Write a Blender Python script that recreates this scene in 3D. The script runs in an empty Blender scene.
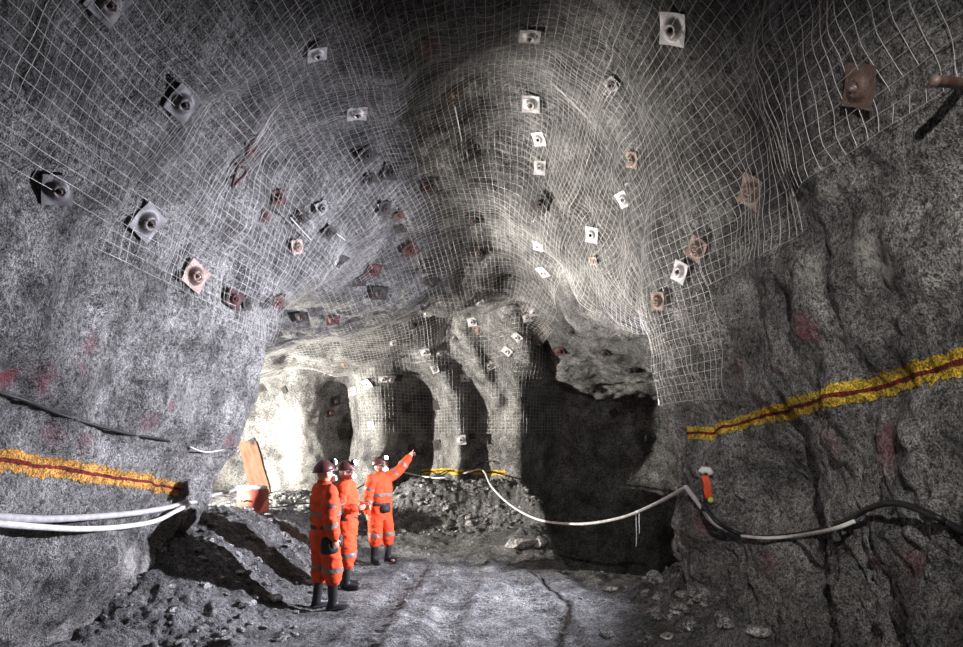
import bpy, math, random
import numpy as np
from mathutils import Vector, Matrix
from mathutils.bvhtree import BVHTree

random.seed(7)
rng = np.random.default_rng(11)
scene = bpy.context.scene
COL = scene.collection

# ------------------------------------------------------------------ camera
CAM_H, F, CX, HY = 2.25, 642.0, 481.5, 433.0
cd = bpy.data.cameras.new('camera')
cam = bpy.data.objects.new('camera', cd)
COL.objects.link(cam)
cam.location = (0, 0, CAM_H)
cam.rotation_euler = (math.pi / 2, 0, 0)
cd.sensor_width = 36
cd.lens = F / 963 * 36
cd.shift_y = (HY - 323.5) / 963
cd.clip_start = 0.05
scene.camera = cam
CAMP = Vector((0, 0, CAM_H))


def ray(px, py):
    """direction with unit depth towards a point of the photograph"""
    return Vector(((px - CX) / F, 1.0, (HY - py) / F))


def at(px, py, d):
    return CAMP + ray(px, py) * d


# ------------------------------------------------------------------ noise
def _hash(ix, iy, iz, s):
    h = (ix * 374761393 + iy * 668265263 + iz * 2147483647 + s * 1274126177) & 0xFFFFFFFF
    h = ((h ^ (h >> 13)) * 1274126177) & 0xFFFFFFFF
    h = ((h ^ (h >> 15)) * 2246822519) & 0xFFFFFFFF
    return h ^ (h >> 16)


def perlin(p, seed=0):
    p = np.asarray(p, float)
    i = np.floor(p).astype(np.int64)
    f = p - i
    u = f * f * f * (f * (f * 6 - 15) + 10)
    out = 0
    for dx in (0, 1):
        for dy in (0, 1):
            for dz in (0, 1):
                h = _hash(i[..., 0] + dx, i[..., 1] + dy, i[..., 2] + dz, seed)
                gx = ((h & 1023) / 511.5) - 1
                gy = (((h >> 10) & 1023) / 511.5) - 1
                gz = (((h >> 20) & 1023) / 511.5) - 1
                d = gx * (f[..., 0] - dx) + gy * (f[..., 1] - dy) + gz * (f[..., 2] - dz)
                w = (u[..., 0] if dx else 1 - u[..., 0]) * (u[..., 1] if dy else 1 - u[..., 1]) * (u[..., 2] if dz else 1 - u[..., 2])
                out = out + w * d
    return out


def fbm(p, octv=3, seed=0, gain=0.5):
    p = np.asarray(p, float)
    a, s = 1.0, 0.0
    for k in range(octv):
        s = s + a * perlin(p * (2.03 ** k) + 17.3 * k, seed + k)
        a *= gain
    return s


def ridged(p, octv=3, seed=0):
    p = np.asarray(p, float)
    a, s = 1.0, 0.0
    for k in range(octv):
        s = s + a * (0.35 - np.abs(perlin(p * (2.1 ** k) + 9.1 * k, seed + k)))
        a *= 0.5
    return s


def sstep(a, b, x):
    t = np.clip((np.asarray(x, float) - a) / (b - a), 0, 1)
    return t * t * (3 - 2 * t)


def gauss(x, y, cx, cy, sx, sy):
    return np.exp(-((x - cx) / sx) ** 2 - ((y - cy) / sy) ** 2)


# ------------------------------------------------------------------ materials
def nodemat(name):
    m = bpy.data.materials.new(name)
    m.use_nodes = True
    nt = m.node_tree
    b = nt.nodes['Principled BSDF']
    return m, nt, b


def N(nt, t, **kw):
    n = nt.nodes.new(t)
    for k, v in kw.items():
        if k.startswith('i_'):
            n.inputs[k[2:].replace('_', ' ')].default_value = v
        else:
            setattr(n, k, v)
    return n


def noise_node(nt, vec, scale, detail=4, rough=0.6):
    n = N(nt, 'ShaderNodeTexNoise')
    n.inputs['Scale'].default_value = scale
    n.inputs['Detail'].default_value = detail
    n.inputs['Roughness'].default_value = rough
    nt.links.new(vec, n.inputs['Vector'])
    return n.outputs['Fac']


def ramp(nt, fac, stops):
    r = N(nt, 'ShaderNodeValToRGB')
    el = r.color_ramp.elements
    while len(el) < len(stops):
        el.new(0.5)
    for e, (p, c) in zip(el, stops):
        e.position = p
        e.color = (c, c, c, 1) if isinstance(c, (int, float)) else (*c, 1)
    nt.links.new(fac, r.inputs['Fac'])
    return r.outputs['Color']


def mix(nt, fac, a, b, mode='MIX'):
    m = N(nt, 'ShaderNodeMix', data_type='RGBA', blend_type=mode)
    for sock, v in ((m.inputs['Factor'], fac), (m.inputs['A'], a), (m.inputs['B'], b)):
        if isinstance(v, (int, float)):
            sock.default_value = v
        elif isinstance(v, tuple):
            sock.default_value = (*v, 1)
        else:
            nt.links.new(v, sock)
    return m.outputs['Result']


def math_n(nt, op, a, b=0.5):
    m = N(nt, 'ShaderNodeMath', operation=op)
    for k, v in ((0, a), (1, b)):
        if isinstance(v, (int, float)):
            m.inputs[k].default_value = v
        else:
            nt.links.new(v, m.inputs[k])
    return m.outputs[0]


def rock_material(name, lo, mid, hi, bump=1.0, stain=True, speck=1.0):
    m, nt, b = nodemat(name)
    co = N(nt, 'ShaderNodeTexCoord').outputs['Object']
    big = noise_node(nt, co, 0.9, 5, 0.6)
    med = noise_node(nt, co, 5.0, 6, 0.65)
    blot = noise_node(nt, co, 2.3, 4, 0.6)
    fine = noise_node(nt, co, 26.0, 5, 0.7)
    grit = noise_node(nt, co, 80.0, 3, 0.7)
    base = ramp(nt, big, [(0.3, lo), (0.5, mid), (0.72, hi)])
    patch = ramp(nt, med, [(0.3, 0.5), (0.5, 0.95), (0.68, 1.25)])
    c = mix(nt, 1.0, base, patch, 'MULTIPLY')
    c = mix(nt, 1.0, c, ramp(nt, blot, [(0.32, 0.5), (0.5, 1.0), (0.66, 1.35)]), 'MULTIPLY')
    sp = ramp(nt, fine, [(0.38, 1 - 0.8 * speck), (0.47, 0.9), (0.62, 1.0 + 0.5 * speck)])
    c = mix(nt, 1.0, c, sp, 'MULTIPLY')
    gp = ramp(nt, grit, [(0.4, 1 - 0.75 * speck), (0.5, 1.0), (0.62, 1.0 + 0.6 * speck)])
    c = mix(nt, 1.0, c, gp, 'MULTIPLY')
    if stain:
        at1 = N(nt, 'ShaderNodeAttribute', attribute_name='red_paint')
        at2 = N(nt, 'ShaderNodeAttribute', attribute_name='white_crust')
        at3 = N(nt, 'ShaderNodeAttribute', attribute_name='rough_rock')
        brk = ramp(nt, med, [(0.35, 0.25), (0.6, 1.0)])
        f1 = math_n(nt, 'MULTIPLY', at1.outputs['Fac'], brk)
        f2 = math_n(nt, 'MULTIPLY', at2.outputs['Fac'], ramp(nt, fine, [(0.35, 0.3), (0.6, 1.0)]))
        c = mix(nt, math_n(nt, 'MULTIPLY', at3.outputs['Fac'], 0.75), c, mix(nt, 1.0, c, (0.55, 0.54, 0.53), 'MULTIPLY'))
        c = mix(nt, f1, c, (0.23, 0.035, 0.06))
        c = mix(nt, f2, c, (0.62, 0.6, 0.57))
    nt.links.new(c, b.inputs['Base Color'])
    b.inputs['Roughness'].default_value = 0.85
    b.inputs['Specular IOR Level'].default_value = 0.25
    h = math_n(nt, 'ADD', math_n(nt, 'MULTIPLY', med, 0.55), math_n(nt, 'MULTIPLY', fine, 0.45))
    h = math_n(nt, 'ADD', h, math_n(nt, 'MULTIPLY', grit, 0.22))
    bp = N(nt, 'ShaderNodeBump')
    bp.inputs['Strength'].default_value = 1.0
    bp.inputs['Distance'].default_value = 0.14 * bump
    nt.links.new(h, bp.inputs['Height'])
    nt.links.new(bp.outputs['Normal'], b.inputs['Normal'])
    return m


def plain(name, col, rough=0.6, metal=0.0, var=0.25, scale=30.0, bump=0.0, spec=0.4):
    m, nt, b = nodemat(name)
    co = N(nt, 'ShaderNodeTexCoord').outputs['Object']
    n = noise_node(nt, co, scale, 4, 0.65)
    f = ramp(nt, n, [(0.3, 1 - var), (0.7, 1 + var)])
    nt.links.new(mix(nt, 1.0, tuple(col), f, 'MULTIPLY'), b.inputs['Base Color'])
    b.inputs['Roughness'].default_value = rough
    b.inputs['Metallic'].default_value = metal
    b.inputs['Specular IOR Level'].default_value = spec
    if bump:
        bp = N(nt, 'ShaderNodeBump')
        bp.inputs['Distance'].default_value = bump
        nt.links.new(n, bp.inputs['Height'])
        nt.links.new(bp.outputs['Normal'], b.inputs['Normal'])
    return m


def rusty(name, base, rust, amount, metal=0.5, rough=0.55):
    m, nt, b = nodemat(name)
    co = N(nt, 'ShaderNodeTexCoord').outputs['Object']
    n = noise_node(nt, co, 14.0, 5, 0.65)
    n2 = noise_node(nt, co, 50.0, 4, 0.6)
    f = ramp(nt, n, [(0.62 - amount, 0.0), (0.72 - amount * 0.6, 1.0)])
    c = mix(nt, f, tuple(base), tuple(rust))
    c = mix(nt, 1.0, c, ramp(nt, n2, [(0.3, 0.65), (0.7, 1.25)]), 'MULTIPLY')
    nt.links.new(c, b.inputs['Base Color'])
    b.inputs['Metallic'].default_value = metal
    b.inputs['Roughness'].default_value = rough
    return m


M = {}
M['shotcrete'] = rock_material('shotcrete', (0.15, 0.147, 0.145), (0.27, 0.265, 0.26), (0.4, 0.395, 0.385), speck=0.85)
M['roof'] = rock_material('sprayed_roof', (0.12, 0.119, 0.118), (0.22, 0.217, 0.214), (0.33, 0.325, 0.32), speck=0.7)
M['mud'] = rock_material('wet_mud', (0.1, 0.1, 0.1), (0.16, 0.16, 0.16), (0.24, 0.24, 0.24), bump=0.9, stain=False, speck=0.8)
M['stone'] = rock_material('broken_stone', (0.16, 0.16, 0.155), (0.27, 0.265, 0.26), (0.42, 0.41, 0.4), bump=0.4, stain=False)
M['pale_stone'] = rock_material('pale_stone', (0.35, 0.34, 0.33), (0.5, 0.49, 0.47), (0.62, 0.61, 0.58), bump=0.3, stain=False, speck=0.5)
M['wire'] = plain('galvanised_wire', (0.6, 0.59, 0.57), 0.45, 0.35, 0.3, 3.0)
M['galv'] = rusty('galvanised_steel', (0.62, 0.6, 0.6), (0.3, 0.2, 0.16), -0.02, 0.3)
M['grey_plate'] = rusty('dull_steel', (0.16, 0.155, 0.16), (0.12, 0.09, 0.08), 0.06, 0.3)
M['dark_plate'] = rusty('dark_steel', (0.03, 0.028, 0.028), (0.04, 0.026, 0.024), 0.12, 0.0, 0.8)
M['rust_plate'] = rusty('rusted_steel', (0.2, 0.15, 0.13), (0.15, 0.065, 0.04), 0.16, 0.3)
M['red_plate'] = rusty('red_painted_steel', (0.08, 0.028, 0.028), (0.05, 0.03, 0.028), 0.1, 0.0, 0.75)
M['bolt_dark'] = rusty('bolt_rust', (0.05, 0.035, 0.03), (0.16, 0.05, 0.03), 0.16, 0.3)
M['bolt_steel'] = rusty('bolt_steel', (0.4, 0.33, 0.3), (0.25, 0.1, 0.06), 0.12, 0.5, 0.4)
M['yellow'] = rock_material('yellow_paint', (0.5, 0.32, 0.03), (0.7, 0.48, 0.06), (0.8, 0.58, 0.1), 0.7, False, 0.8)
M['ochre'] = rock_material('orange_yellow_paint', (0.42, 0.2, 0.04), (0.64, 0.33, 0.08), (0.75, 0.42, 0.12), 0.7, False, 0.8)
M['redpaint'] = rock_material('dark_red_paint', (0.12, 0.015, 0.02), (0.2, 0.022, 0.025), (0.28, 0.03, 0.03), 0.7, False, 0.7)
M['white_hose'] = plain('pale_hose', (0.6, 0.59, 0.57), 0.55, 0, 0.25, 12.0)
M['grey_hose'] = plain('dusty_hose', (0.4, 0.39, 0.4), 0.6, 0, 0.25, 12.0)
M['black_hose'] = plain('black_cable', (0.014, 0.014, 0.015), 0.5, 0, 0.3, 12.0)
M['orange'] = plain('orange_cloth', (0.6, 0.065, 0.022), 0.8, 0, 0.14, 8.0, 0.008, 0.2)
M['band'] = plain('reflective_grey', (0.17, 0.13, 0.12), 0.5, 0.1, 0.25, 20.0)
M['boot'] = plain('black_rubber', (0.018, 0.018, 0.02), 0.42, 0, 0.3, 12.0)
M['black'] = plain('black_fabric', (0.02, 0.02, 0.022), 0.7, 0, 0.3, 20.0)
M['helmet'] = plain('maroon_helmet', (0.075, 0.028, 0.028), 0.32, 0, 0.2, 10.0)
M['mask'] = plain('pale_mask', (0.62, 0.6, 0.62), 0.5, 0, 0.1, 20.0)
M['goggle'] = plain('dark_lens', (0.05, 0.055, 0.07), 0.12, 0, 0.1, 10.0)
M['skin'] = plain('skin', (0.5, 0.27, 0.2), 0.6, 0, 0.1, 20.0)
M['white'] = plain('white_paint', (0.75, 0.74, 0.72), 0.6, 0, 0.1, 20.0)
M['red_box'] = rusty('worn_red_paint', (0.26, 0.045, 0.025), (0.12, 0.06, 0.05), 0.08, 0.0, 0.6)
M['tarp'] = plain('orange_brown_sheet', (0.15, 0.075, 0.045), 0.8, 0, 0.25, 6.0, 0.02)
M['red_strap'] = plain('orange_red_plastic', (0.7, 0.09, 0.03), 0.6, 0, 0.2, 14.0)
M['green'] = plain('yellow_green_plastic', (0.45, 0.6, 0.1), 0.5, 0, 0.1, 14.0)
m, nt, b = nodemat('lamp_glow')
b.inputs['Emission Color'].default_value = (1, 0.95, 0.85, 1)
b.inputs['Emission Strength'].default_value = 40
M['glow'] = m


# ------------------------------------------------------------------ object helpers
def link(o, parent=None):
    COL.objects.link(o)
    if parent is not None:
        o.parent = parent
    return o


def tag(o, label=None, cat=None, group=None, kind=None):
    for k, v in (('label', label), ('category', cat), ('group', group), ('kind', kind)):
        if v:
            o[k] = v
    return o


def mesh_obj(name, verts, faces, mats, parent=None, smooth=True, midx=None):
    me = bpy.data.meshes.new(name)
    me.from_pydata([tuple(v) for v in verts] if not isinstance(verts, np.ndarray) else verts.tolist(), [],
                   faces.tolist() if isinstance(faces, np.ndarray) else faces)
    for mm in (mats if isinstance(mats, (list, tuple)) else [mats]):
        me.materials.append(mm)
    if midx is not None:
        me.polygons.foreach_set('material_index', np.asarray(midx, dtype=np.int32))
    me.polygons.foreach_set('use_smooth', np.full(len(me.polygons), smooth))
    me.update()
    return link(bpy.data.objects.new(name, me), parent)


def empty(name, loc):
    o = bpy.data.objects.new(name, None)
    o.empty_display_size = 0.1
    o.location = loc
    return link(o)


# ------------------------------------------------------------------ tunnel shape
KA = [(-4.05, -.4), (-3.95, .6), (-3.7, 1.6), (-3.35, 2.5), (-3.0, 3.4), (-2.65, 4.2), (-2.05, 5.1), (-1.1, 5.8),
      (.2, 6.1), (1.15, 5.8), (1.75, 5.1), (2.08, 4.1), (2.3, 3.1), (2.5, 2.0), (2.55, 1.1), (2.45, -.4)]
KA2 = KA[:10] + [(1.62, 5.1), (1.8, 4.1), (1.92, 3.1), (2.2, 2.05), (2.5, 1.1), (2.35, -.4)]
KB = [(-4.05, -.4), (-3.95, .6), (-3.7, 1.6), (-3.3, 2.5), (-2.95, 3.4), (-2.6, 4.2), (-2.0, 5.0), (-1.0, 5.65),
      (.3, 5.95), (1.25, 5.6), (1.75, 4.8), (2.1, 3.95), (3.3, 3.5), (5.4, 3.0), (6.6, 1.4), (6.8, -.9)]
KC = [(-8.2, -.4), (-8.2, .8), (-7.9, 1.9), (-6.6, 3.3), (-4.6, 3.85), (-2.9, 4.3), (-1.9, 4.85), (-.8, 5.35),
      (.4, 5.55), (1.3, 5.0), (1.65, 4.3), (2.3, 3.75), (3.8, 3.4), (5.8, 2.9), (6.9, 1.3), (7.1, -1.2)]
KD = [(-8.6, -.4), (-8.6, .8), (-8.2, 1.8), (-6.6, 3.15), (-4.4, 3.62), (-2.95, 3.98), (-1.75, 4.3), (-.6, 4.65),
      (.5, 4.85), (1.2, 4.4), (1.6, 3.9), (2.5, 3.5), (4.0, 3.2), (6.0, 2.7), (7.1, 1.2), (7.3, -1.4)]
KE = [(-8.6, -.4), (-8.6, .8), (-8.2, 2.0), (-6.6, 3.5), (-4.4, 3.95), (-2.9, 4.25), (-1.7, 4.55), (-.6, 4.8),
      (.5, 4.9), (1.15, 4.35), (1.55, 3.75), (2.5, 3.4), (4.0, 3.1), (6.0, 2.6), (7.1, 1.2), (7.3, -1.4)]
KF = [(-8.6, -.4), (-8.6, .8), (-8.2, 1.8), (-6.6, 3.2), (-4.4, 3.62), (-2.9, 3.75), (-1.7, 3.95), (-.6, 4.1),
      (.5, 4.2), (1.15, 3.8), (1.55, 3.4), (2.5, 3.2), (4.0, 3.0), (6.0, 2.5), (7.1, 1.1), (7.3, -1.4)]
KEYS = [(-3.0, KA), (4.6, KA), (7.1, KA2), (8.35, KB), (9.5, KC), (11.4, KD), (12.4, KE), (14.4, KF), (18.0, KF)]
LEFT_TURN = (8.45, 9.4)


def crom(pts, t):
    pts = np.asarray(pts, float)
    n = len(pts) - 1
    x = np.clip(t * n, 0, n - 1e-6)
    i = x.astype(int)
    f = (x - i)[:, None]
    P = lambda k: pts[np.clip(k, 0, n)]
    p0, p1, p2, p3 = P(i - 1), P(i), P(i + 1), P(i + 2)
    return 0.5 * ((2 * p1) + (-p0 + p2) * f + (2 * p0 - 5 * p1 + 4 * p2 - p3) * f ** 2 + (-p0 + 3 * p1 - 3 * p2 + p3) * f ** 3)


def base_surface(ys, ts):
    tab = [(y, crom(k, ts)) for y, k in KEYS]
    out = np.zeros((len(ys), len(ts), 3))
    for r, y in enumerate(ys):
        for (y0, a), (y1, b) in zip(tab, tab[1:]):
            if y0 <= y <= y1:
                f = (y - y0) / (y1 - y0)
                f = f * f * (3 - 2 * f)
                xz = a * (1 - f) + b * f
                break
        out[r, :, 0] = xz[:, 0]
        out[r, :, 1] = y
        out[r, :, 2] = xz[:, 1]
    return out


def grid_normals(P):
    du = np.gradient(P, axis=0)
    dv = np.gradient(P, axis=1)
    n = np.cross(dv, du)
    n /= np.linalg.norm(n, axis=2, keepdims=True) + 1e-12
    return n


YS = np.concatenate([np.arange(-3, 2.0, 0.1), np.arange(2.0, 7.0, 0.032), np.arange(7.0, 9.7, 0.018), np.arange(9.7, 15.6, 0.035), np.arange(15.6, 16.6, 0.1)])
# arc-uniform parameter on the near profile, denser where the walls open out
tt = np.linspace(0, 1, 4000)
pa = crom(KA, tt)
pc = crom(KC, tt)
sl = np.concatenate([[0], np.cumsum(np.linalg.norm(np.diff(pa, axis=0), axis=1) + 0.45 * np.linalg.norm(np.diff(pc, axis=0), axis=1))])
TS = np.interp(np.linspace(0, sl[-1], 560), sl, tt)

LUMPS = [  # centre, radius, amount (inward +): big bulges and hollows of the sprayed rock
    ((1.35, 9.0, 5.3), 1.0, 0.28), ((0.3, 8.0, 6.0), 1.0, -0.35), ((1.6, 7.2, 5.2), 0.8, 0.15),
    ((-2.2, 6.5, 5.0), 0.9, -0.22), ((-0.9, 5.2, 5.9), 0.7, 0.2), ((-2.9, 7.8, 3.6), 0.8, 0.12),
    ((0.75, 12.6, 4.6), 0.75, 0.45), ((-0.2, 13.4, 4.3), 0.6, -0.3), ((-1.5, 13.0, 4.2), 0.8, 0.28),
    ((0.2, 14.3, 4.0), 0.7, 0.35), ((-0.6, 11.6, 4.8), 0.7, 0.12), ((1.7, 10.3, 4.3), 0.6, 0.25),
    ((2.5, 5.2, 1.6), 0.5, -0.3), ((2.5, 6.8, 1.2), 0.5, 0.25), ((2.45, 4.4, 3.0), 0.9, 0.1),
    ((-3.8, 6.2, 1.0), 0.6, 0.18), ((-3.4, 5.2, 2.6), 0.8, -0.15),
    ((2.6, 3.6, 1.2), 0.7, 0.15), ((-3.6, 8.6, 1.9), 0.9, 0.2), ((-3.1, 8.6, 3.0), 0.8, 0.1),
]


def displace(P, n, detail=True):
    q = P.reshape(-1, 3)
    nn = n.reshape(-1, 3)
    d = 0.3 * fbm(q * 0.62, 2, 3) + 0.1 * fbm(q * 1.5, 2, 13)
    for c, r, a in LUMPS:
        d += a * np.exp(-np.sum((q - np.array(c)) ** 2, axis=1) / r ** 2)
    if detail:
        lowz = 1 - sstep(1.0, 2.6, q[:, 2] + 0.5 * perlin(q * 0.9, 77))
        near_corner = gauss(q[:, 1], q[:, 2], 6.9, 0.9, 2.2, 1.6) * sstep(-1, 1, q[:, 0])
        lowz = lowz * (0.55 + 0.45 * sstep(-1, 1, q[:, 0]))
        rough = np.clip(lowz * 0.75 + near_corner * 0.6, 0, 1)
        high = sstep(3.2, 4.4, q[:, 2])
        d += 0.09 * (1 - 0.45 * high) * fbm(q * 2.6, 3, 21)
        d += (0.045 * (1 - 0.6 * high) + 0.17 * rough) * ridged(q * np.array([2.3, 2.3, 1.5]), 4, 31)
        d += 0.022 * fbm(q * 7.5, 3, 41)
        d += rough * 0.1 * np.abs(fbm(q * 4.2, 4, 51))
    return (q + nn * d[:, None]).reshape(P.shape)


B0 = base_surface(YS, TS)
N0 = grid_normals(B0)
# smooth normals across the sharp turns so lumps do not fold
for _ in range(6):
    N0[1:-1] = (N0[:-2] + 2 * N0[1:-1] + N0[2:]) / 4
N0 /= np.linalg.norm(N0, axis=2, keepdims=True)
if N0[100, 280, 2] > 0:
    N0 = -N0
SURF = displace(B0, N0, True)
SMOOTH = displace(B0, N0, False)
NY, NT = SURF.shape[:2]
SN = grid_normals(SURF)
if SN[100, 280, 2] > 0:
    SN = -SN

# back wall of the lit chamber and of the dark side drift
XW = np.arange(-9.0, 9.0, 0.035)
ZW = np.arange(-1.9, 5.4, 0.035)
XX, ZZ = np.meshgrid(XW, ZW, indexing='ij')
plan_x = [-9, -6, -4, -2, 0, 0.9, 1.5, 2.2, 3, 4.5, 9]
plan_y = [15.2, 15.5, 15.5, 15.3, 15.1, 14.95, 15.2, 15.5, 15.6, 15.5, 14.6]
YB = np.interp(XX, plan_x, plan_y)
RIBS = [(-4.2, .52, .65), (-3.3, .32, -.6), (-2.4, .5, .6), (-1.4, .42, -.6), (.2, .3, .1), (.8, .5, .7), (1.9, .3, -.2), (2.7, .6, .4)]
q3 = np.stack([XX, YB * 0, ZZ], -1)
wob = 0.22 * perlin(np.stack([XX * 0, XX * 0, ZZ * 0.8], -1) + 3.3, 5)
rb = 0
for cx_, w_, a_ in RIBS:
    lean = 0.06 * (ZZ - 2)
    rb = rb + a_ * np.exp(-((XX - cx_ - wob - lean) / w_) ** 2) * (1 - sstep(3.3, 3.9, ZZ) if a_ < 0 else 1)
rb = rb * (0.55 + 0.45 * sstep(0.2, 2.2, ZZ)) + 0.3 * sstep(3.0, 4.6, ZZ)
cove = np.clip((ZZ - 2.5) / 1.7, 0, 1.2)
rb = rb + (1.25 + 0.3 * sstep(-1, .4, XX)) * cove ** 2 * (1 - 0.7 * sstep(1.9, 2.8, XX))
for path, wd, am in (([(-1.25, 4.1), (-1.0, 3.6), (-.6, 3.0), (-.5, 2.2), (-.55, 0.6)], .26, .75),
                     ([(-.45, 4.3), (-.1, 3.7), (.3, 2.95)], .2, .6), ([(.45, 4.4), (.95, 3.7), (1.6, 3.25)], .27, .8), ([(.1, 4.3), (.55, 3.6), (.8, 3.0)], .2, .45)):
    dmin = np.full(XX.shape, 9.0)
    tap = np.zeros(XX.shape)
    for k, (a, b2) in enumerate(zip(path, path[1:])):
        ax, az = b2[0] - a[0], b2[1] - a[1]
        t = np.clip(((XX + wob * .6 - a[0]) * ax + (ZZ - a[1]) * az) / (ax * ax + az * az), 0, 1)
        dd = np.hypot(XX + wob * .6 - a[0] - t * ax, ZZ - a[1] - t * az)
        m_ = dd < dmin
        dmin = np.where(m_, dd, dmin)
        tap = np.where(m_, (k + t) / (len(path) - 1), tap)
    rb = rb + am * np.exp(-(dmin / wd) ** 2) * (0.45 + 0.55 * np.sin(np.pi * np.clip(tap, .08, .8)))
rb = rb + 0.22 * ridged(np.stack([XX * 0.75 + ZZ * 0.45, XX * 0, ZZ * 0.35 - XX * .2], -1), 2, 71) * sstep(1.8, 3.0, ZZ) * sstep(-1.4, 0, XX)
YB = YB - rb - 0.16 * fbm(q3 * 1.1, 3, 61) - 0.09 * ridged(q3 * np.array([2.5, 1, 1.3]), 4, 66) - 0.02 * fbm(q3 * 8, 2, 68)
WALLB = np.stack([XX, YB, ZZ], -1)


# ------------------------------------------------------------------ ground shape
RUTS = [[(0.42, 11.2), (0.5, 10.0), (0.68, 8.6), (0.85, 7.6), (0.95, 6.0)],
        [(-0.1, 11.6), (-0.16, 10.2), (-0.33, 8.6), (-0.45, 7.2), (-0.5, 6.0)],
        [(-1.0, 11.0), (-1.15, 9.4), (-1.25, 8.0), (-1.3, 6.0)],
        [(1.45, 10.4), (1.7, 9.0), (1.95, 7.6), (2.1, 6.4)]]


def ground_h(x, y, detail=True):
    x = np.asarray(x, float)
    y = np.asarray(y, float)
    p = np.stack([x, y, x * 0], -1)
    z = 0.07 * fbm(p * 0.8, 3, 91)
    z = z + 1.0 * sstep(-2.2, -4.2, x + 0.25 * perlin(p * 1.3, 8)) * sstep(6.3, 8.0, y) * (1 - 0.5 * sstep(10.5, 12.5, y))
    z = z + 0.25 * sstep(-3.2, -4.0, x) * (1 - sstep(6.3, 8, y))
    z = z + 0.25 * sstep(11.5, 14.0, y) * (1 - sstep(0.5, 1.4, x))
    bank_c = 14.35 - 0.25 * sstep(-0.5, 1.2, x) - 0.9 * sstep(0.6, 1.5, x)
    amp = 0.08 + 0.79 * sstep(-2.6, -1.6, x)
    amp = amp * (1 - sstep(1.0, 1.7, x + 0.25 * perlin(p * 1.7, 15)))
    z = z + amp * sstep(bank_c - 1.0, bank_c + 0.15, y)
    z = z + 0.42 * gauss(x, y, 1.05, 12.3, 0.55, 0.75)
    z = z - 1.7 * sstep(10.5, 13.2, y + 0.35 * (x - 1.0)) * sstep(1.25, 1.9, x)
    z = z + 0.65 * gauss(x, y, 2.75, 7.0, 0.85, 1.3) + 0.25 * gauss(x, y, 2.5, 8.2, 0.7, 0.6)
    z = z + 0.3 * sstep(2.0, 2.5, x) * (1 - sstep(7, 8, y))
    if detail:
        rough = np.clip(sstep(-2.0, -3.0, x) + gauss(x, y, 2.7, 7.2, 1.0, 1.5) + sstep(12.6, 13.6, y) * (1 - sstep(1.0, 1.6, x)) + gauss(x, y, 1.0, 12.2, 0.6, 0.8), 0, 1)
        for line in RUTS:
            L = np.array(line)[::-1]
            cxl = np.interp(y, L[:, 1], L[:, 0])
            dx = np.abs(x - cxl + 0.06 * perlin(p * 1.9, 19))
            win = sstep(L[-1, 1] + 0.5, L[-1, 1] - 0.6, y)
            prof = np.exp(-(dx / 0.17) ** 4)
            edge = np.exp(-((dx - 0.27) / 0.08) ** 2)
            lug = np.sign(np.sin(y * 2 * math.pi / 0.17 + 5 * dx)) * 0.5
            z = z + win * (-0.04 * prof + 0.022 * edge + 0.02 * prof * lug) * (0.55 + 0.7 * np.clip(perlin(p * 1.1, 29) + 0.4, 0, 1))
        z = z + 0.035 * fbm(p * 2.6, 3, 101) + 0.018 * fbm(p * 9, 3, 111) + 0.02 * np.clip(ridged(p * 5, 3, 121), -.2, 1)
        z = z + rough * (0.10 * fbm(p * 3.2, 3, 131) + 0.12 * np.abs(fbm(p * 6.0, 3, 141)))
    return z


def gz(x, y):
    return float(ground_h(np.array([x]), np.array([y]))[0])


GX = np.concatenate([np.arange(-9, -5, 0.1), np.arange(-5, 4.0, 0.026), np.arange(4.0, 9, 0.1)])
GY = np.concatenate([np.arange(-3, 6.0, 0.12), np.arange(6.0, 15.6, 0.026), np.arange(15.6, 16.4, 0.1)])
gx, gy = np.meshgrid(GX, GY, indexing='ij')
GROUND = np.stack([gx, gy, ground_h(gx, gy)], -1)


def grid_faces(nu, nv, flip=False):
    i, j = np.meshgrid(np.arange(nu - 1), np.arange(nv - 1), indexing='ij')
    a = (i * nv + j).ravel()
    f = np.stack([a, a + 1, a + nv + 1, a + nv], -1)
    return f[:, ::-1] if flip else f


def grid_bvh(P):
    nu, nv = P.shape[:2]
    return BVHTree.FromPolygons(P.reshape(-1, 3).tolist(), grid_faces(nu, nv).tolist())


BV_T, BV_W, BV_G = grid_bvh(SURF), grid_bvh(WALLB), grid_bvh(GROUND)


def cast(o, d, which=(0, 1, 2)):
    """nearest rock hit: point, normal turned towards the ray's origin"""
    best = None
    d = d.normalized()
    for k, bv in enumerate((BV_T, BV_W, BV_G)):
        if k not in which:
            continue
        p, n, i, t = bv.ray_cast(o, d)
        if p is not None and (best is None or t < best[2]):
            best = (p, n if n.dot(d) < 0 else -n, t, k)
    return best


def hit(px, py, which=(0, 1, 2)):
    return cast(CAMP, ray(px, py), which)


def soft_normal(p, r=0.16):
    """average rock normal around a point"""
    acc = Vector((0, 0, 0))
    toc = (CAMP - p).normalized()
    for k in range(14):
        a = Vector(rng.normal(size=3)).normalized() * r
        for bv in (BV_T, BV_W):
            q, n, i, t = bv.find_nearest(p + a, 0.4)
            if q is not None:
                acc += n if n.dot(toc) > 0 else -n
    return acc.normalized() if acc.length > 1e-6 else toc


# ------------------------------------------------------------------ rock meshes
def spots(list_px, P, which=(0, 1)):
    out = np.zeros(len(P))
    wn = 0.6 * fbm(P * 4.0, 3, 201)
    for px, py, r, s in list_px:
        h = hit(px, py, which)
        if h is None:
            continue
        r3 = r * h[0].y / F
        dd = np.linalg.norm(P - np.array(h[0]), axis=1) / r3
        out = np.maximum(out, s * sstep(1.25, 0.35, dd + wn))
    return out


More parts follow.
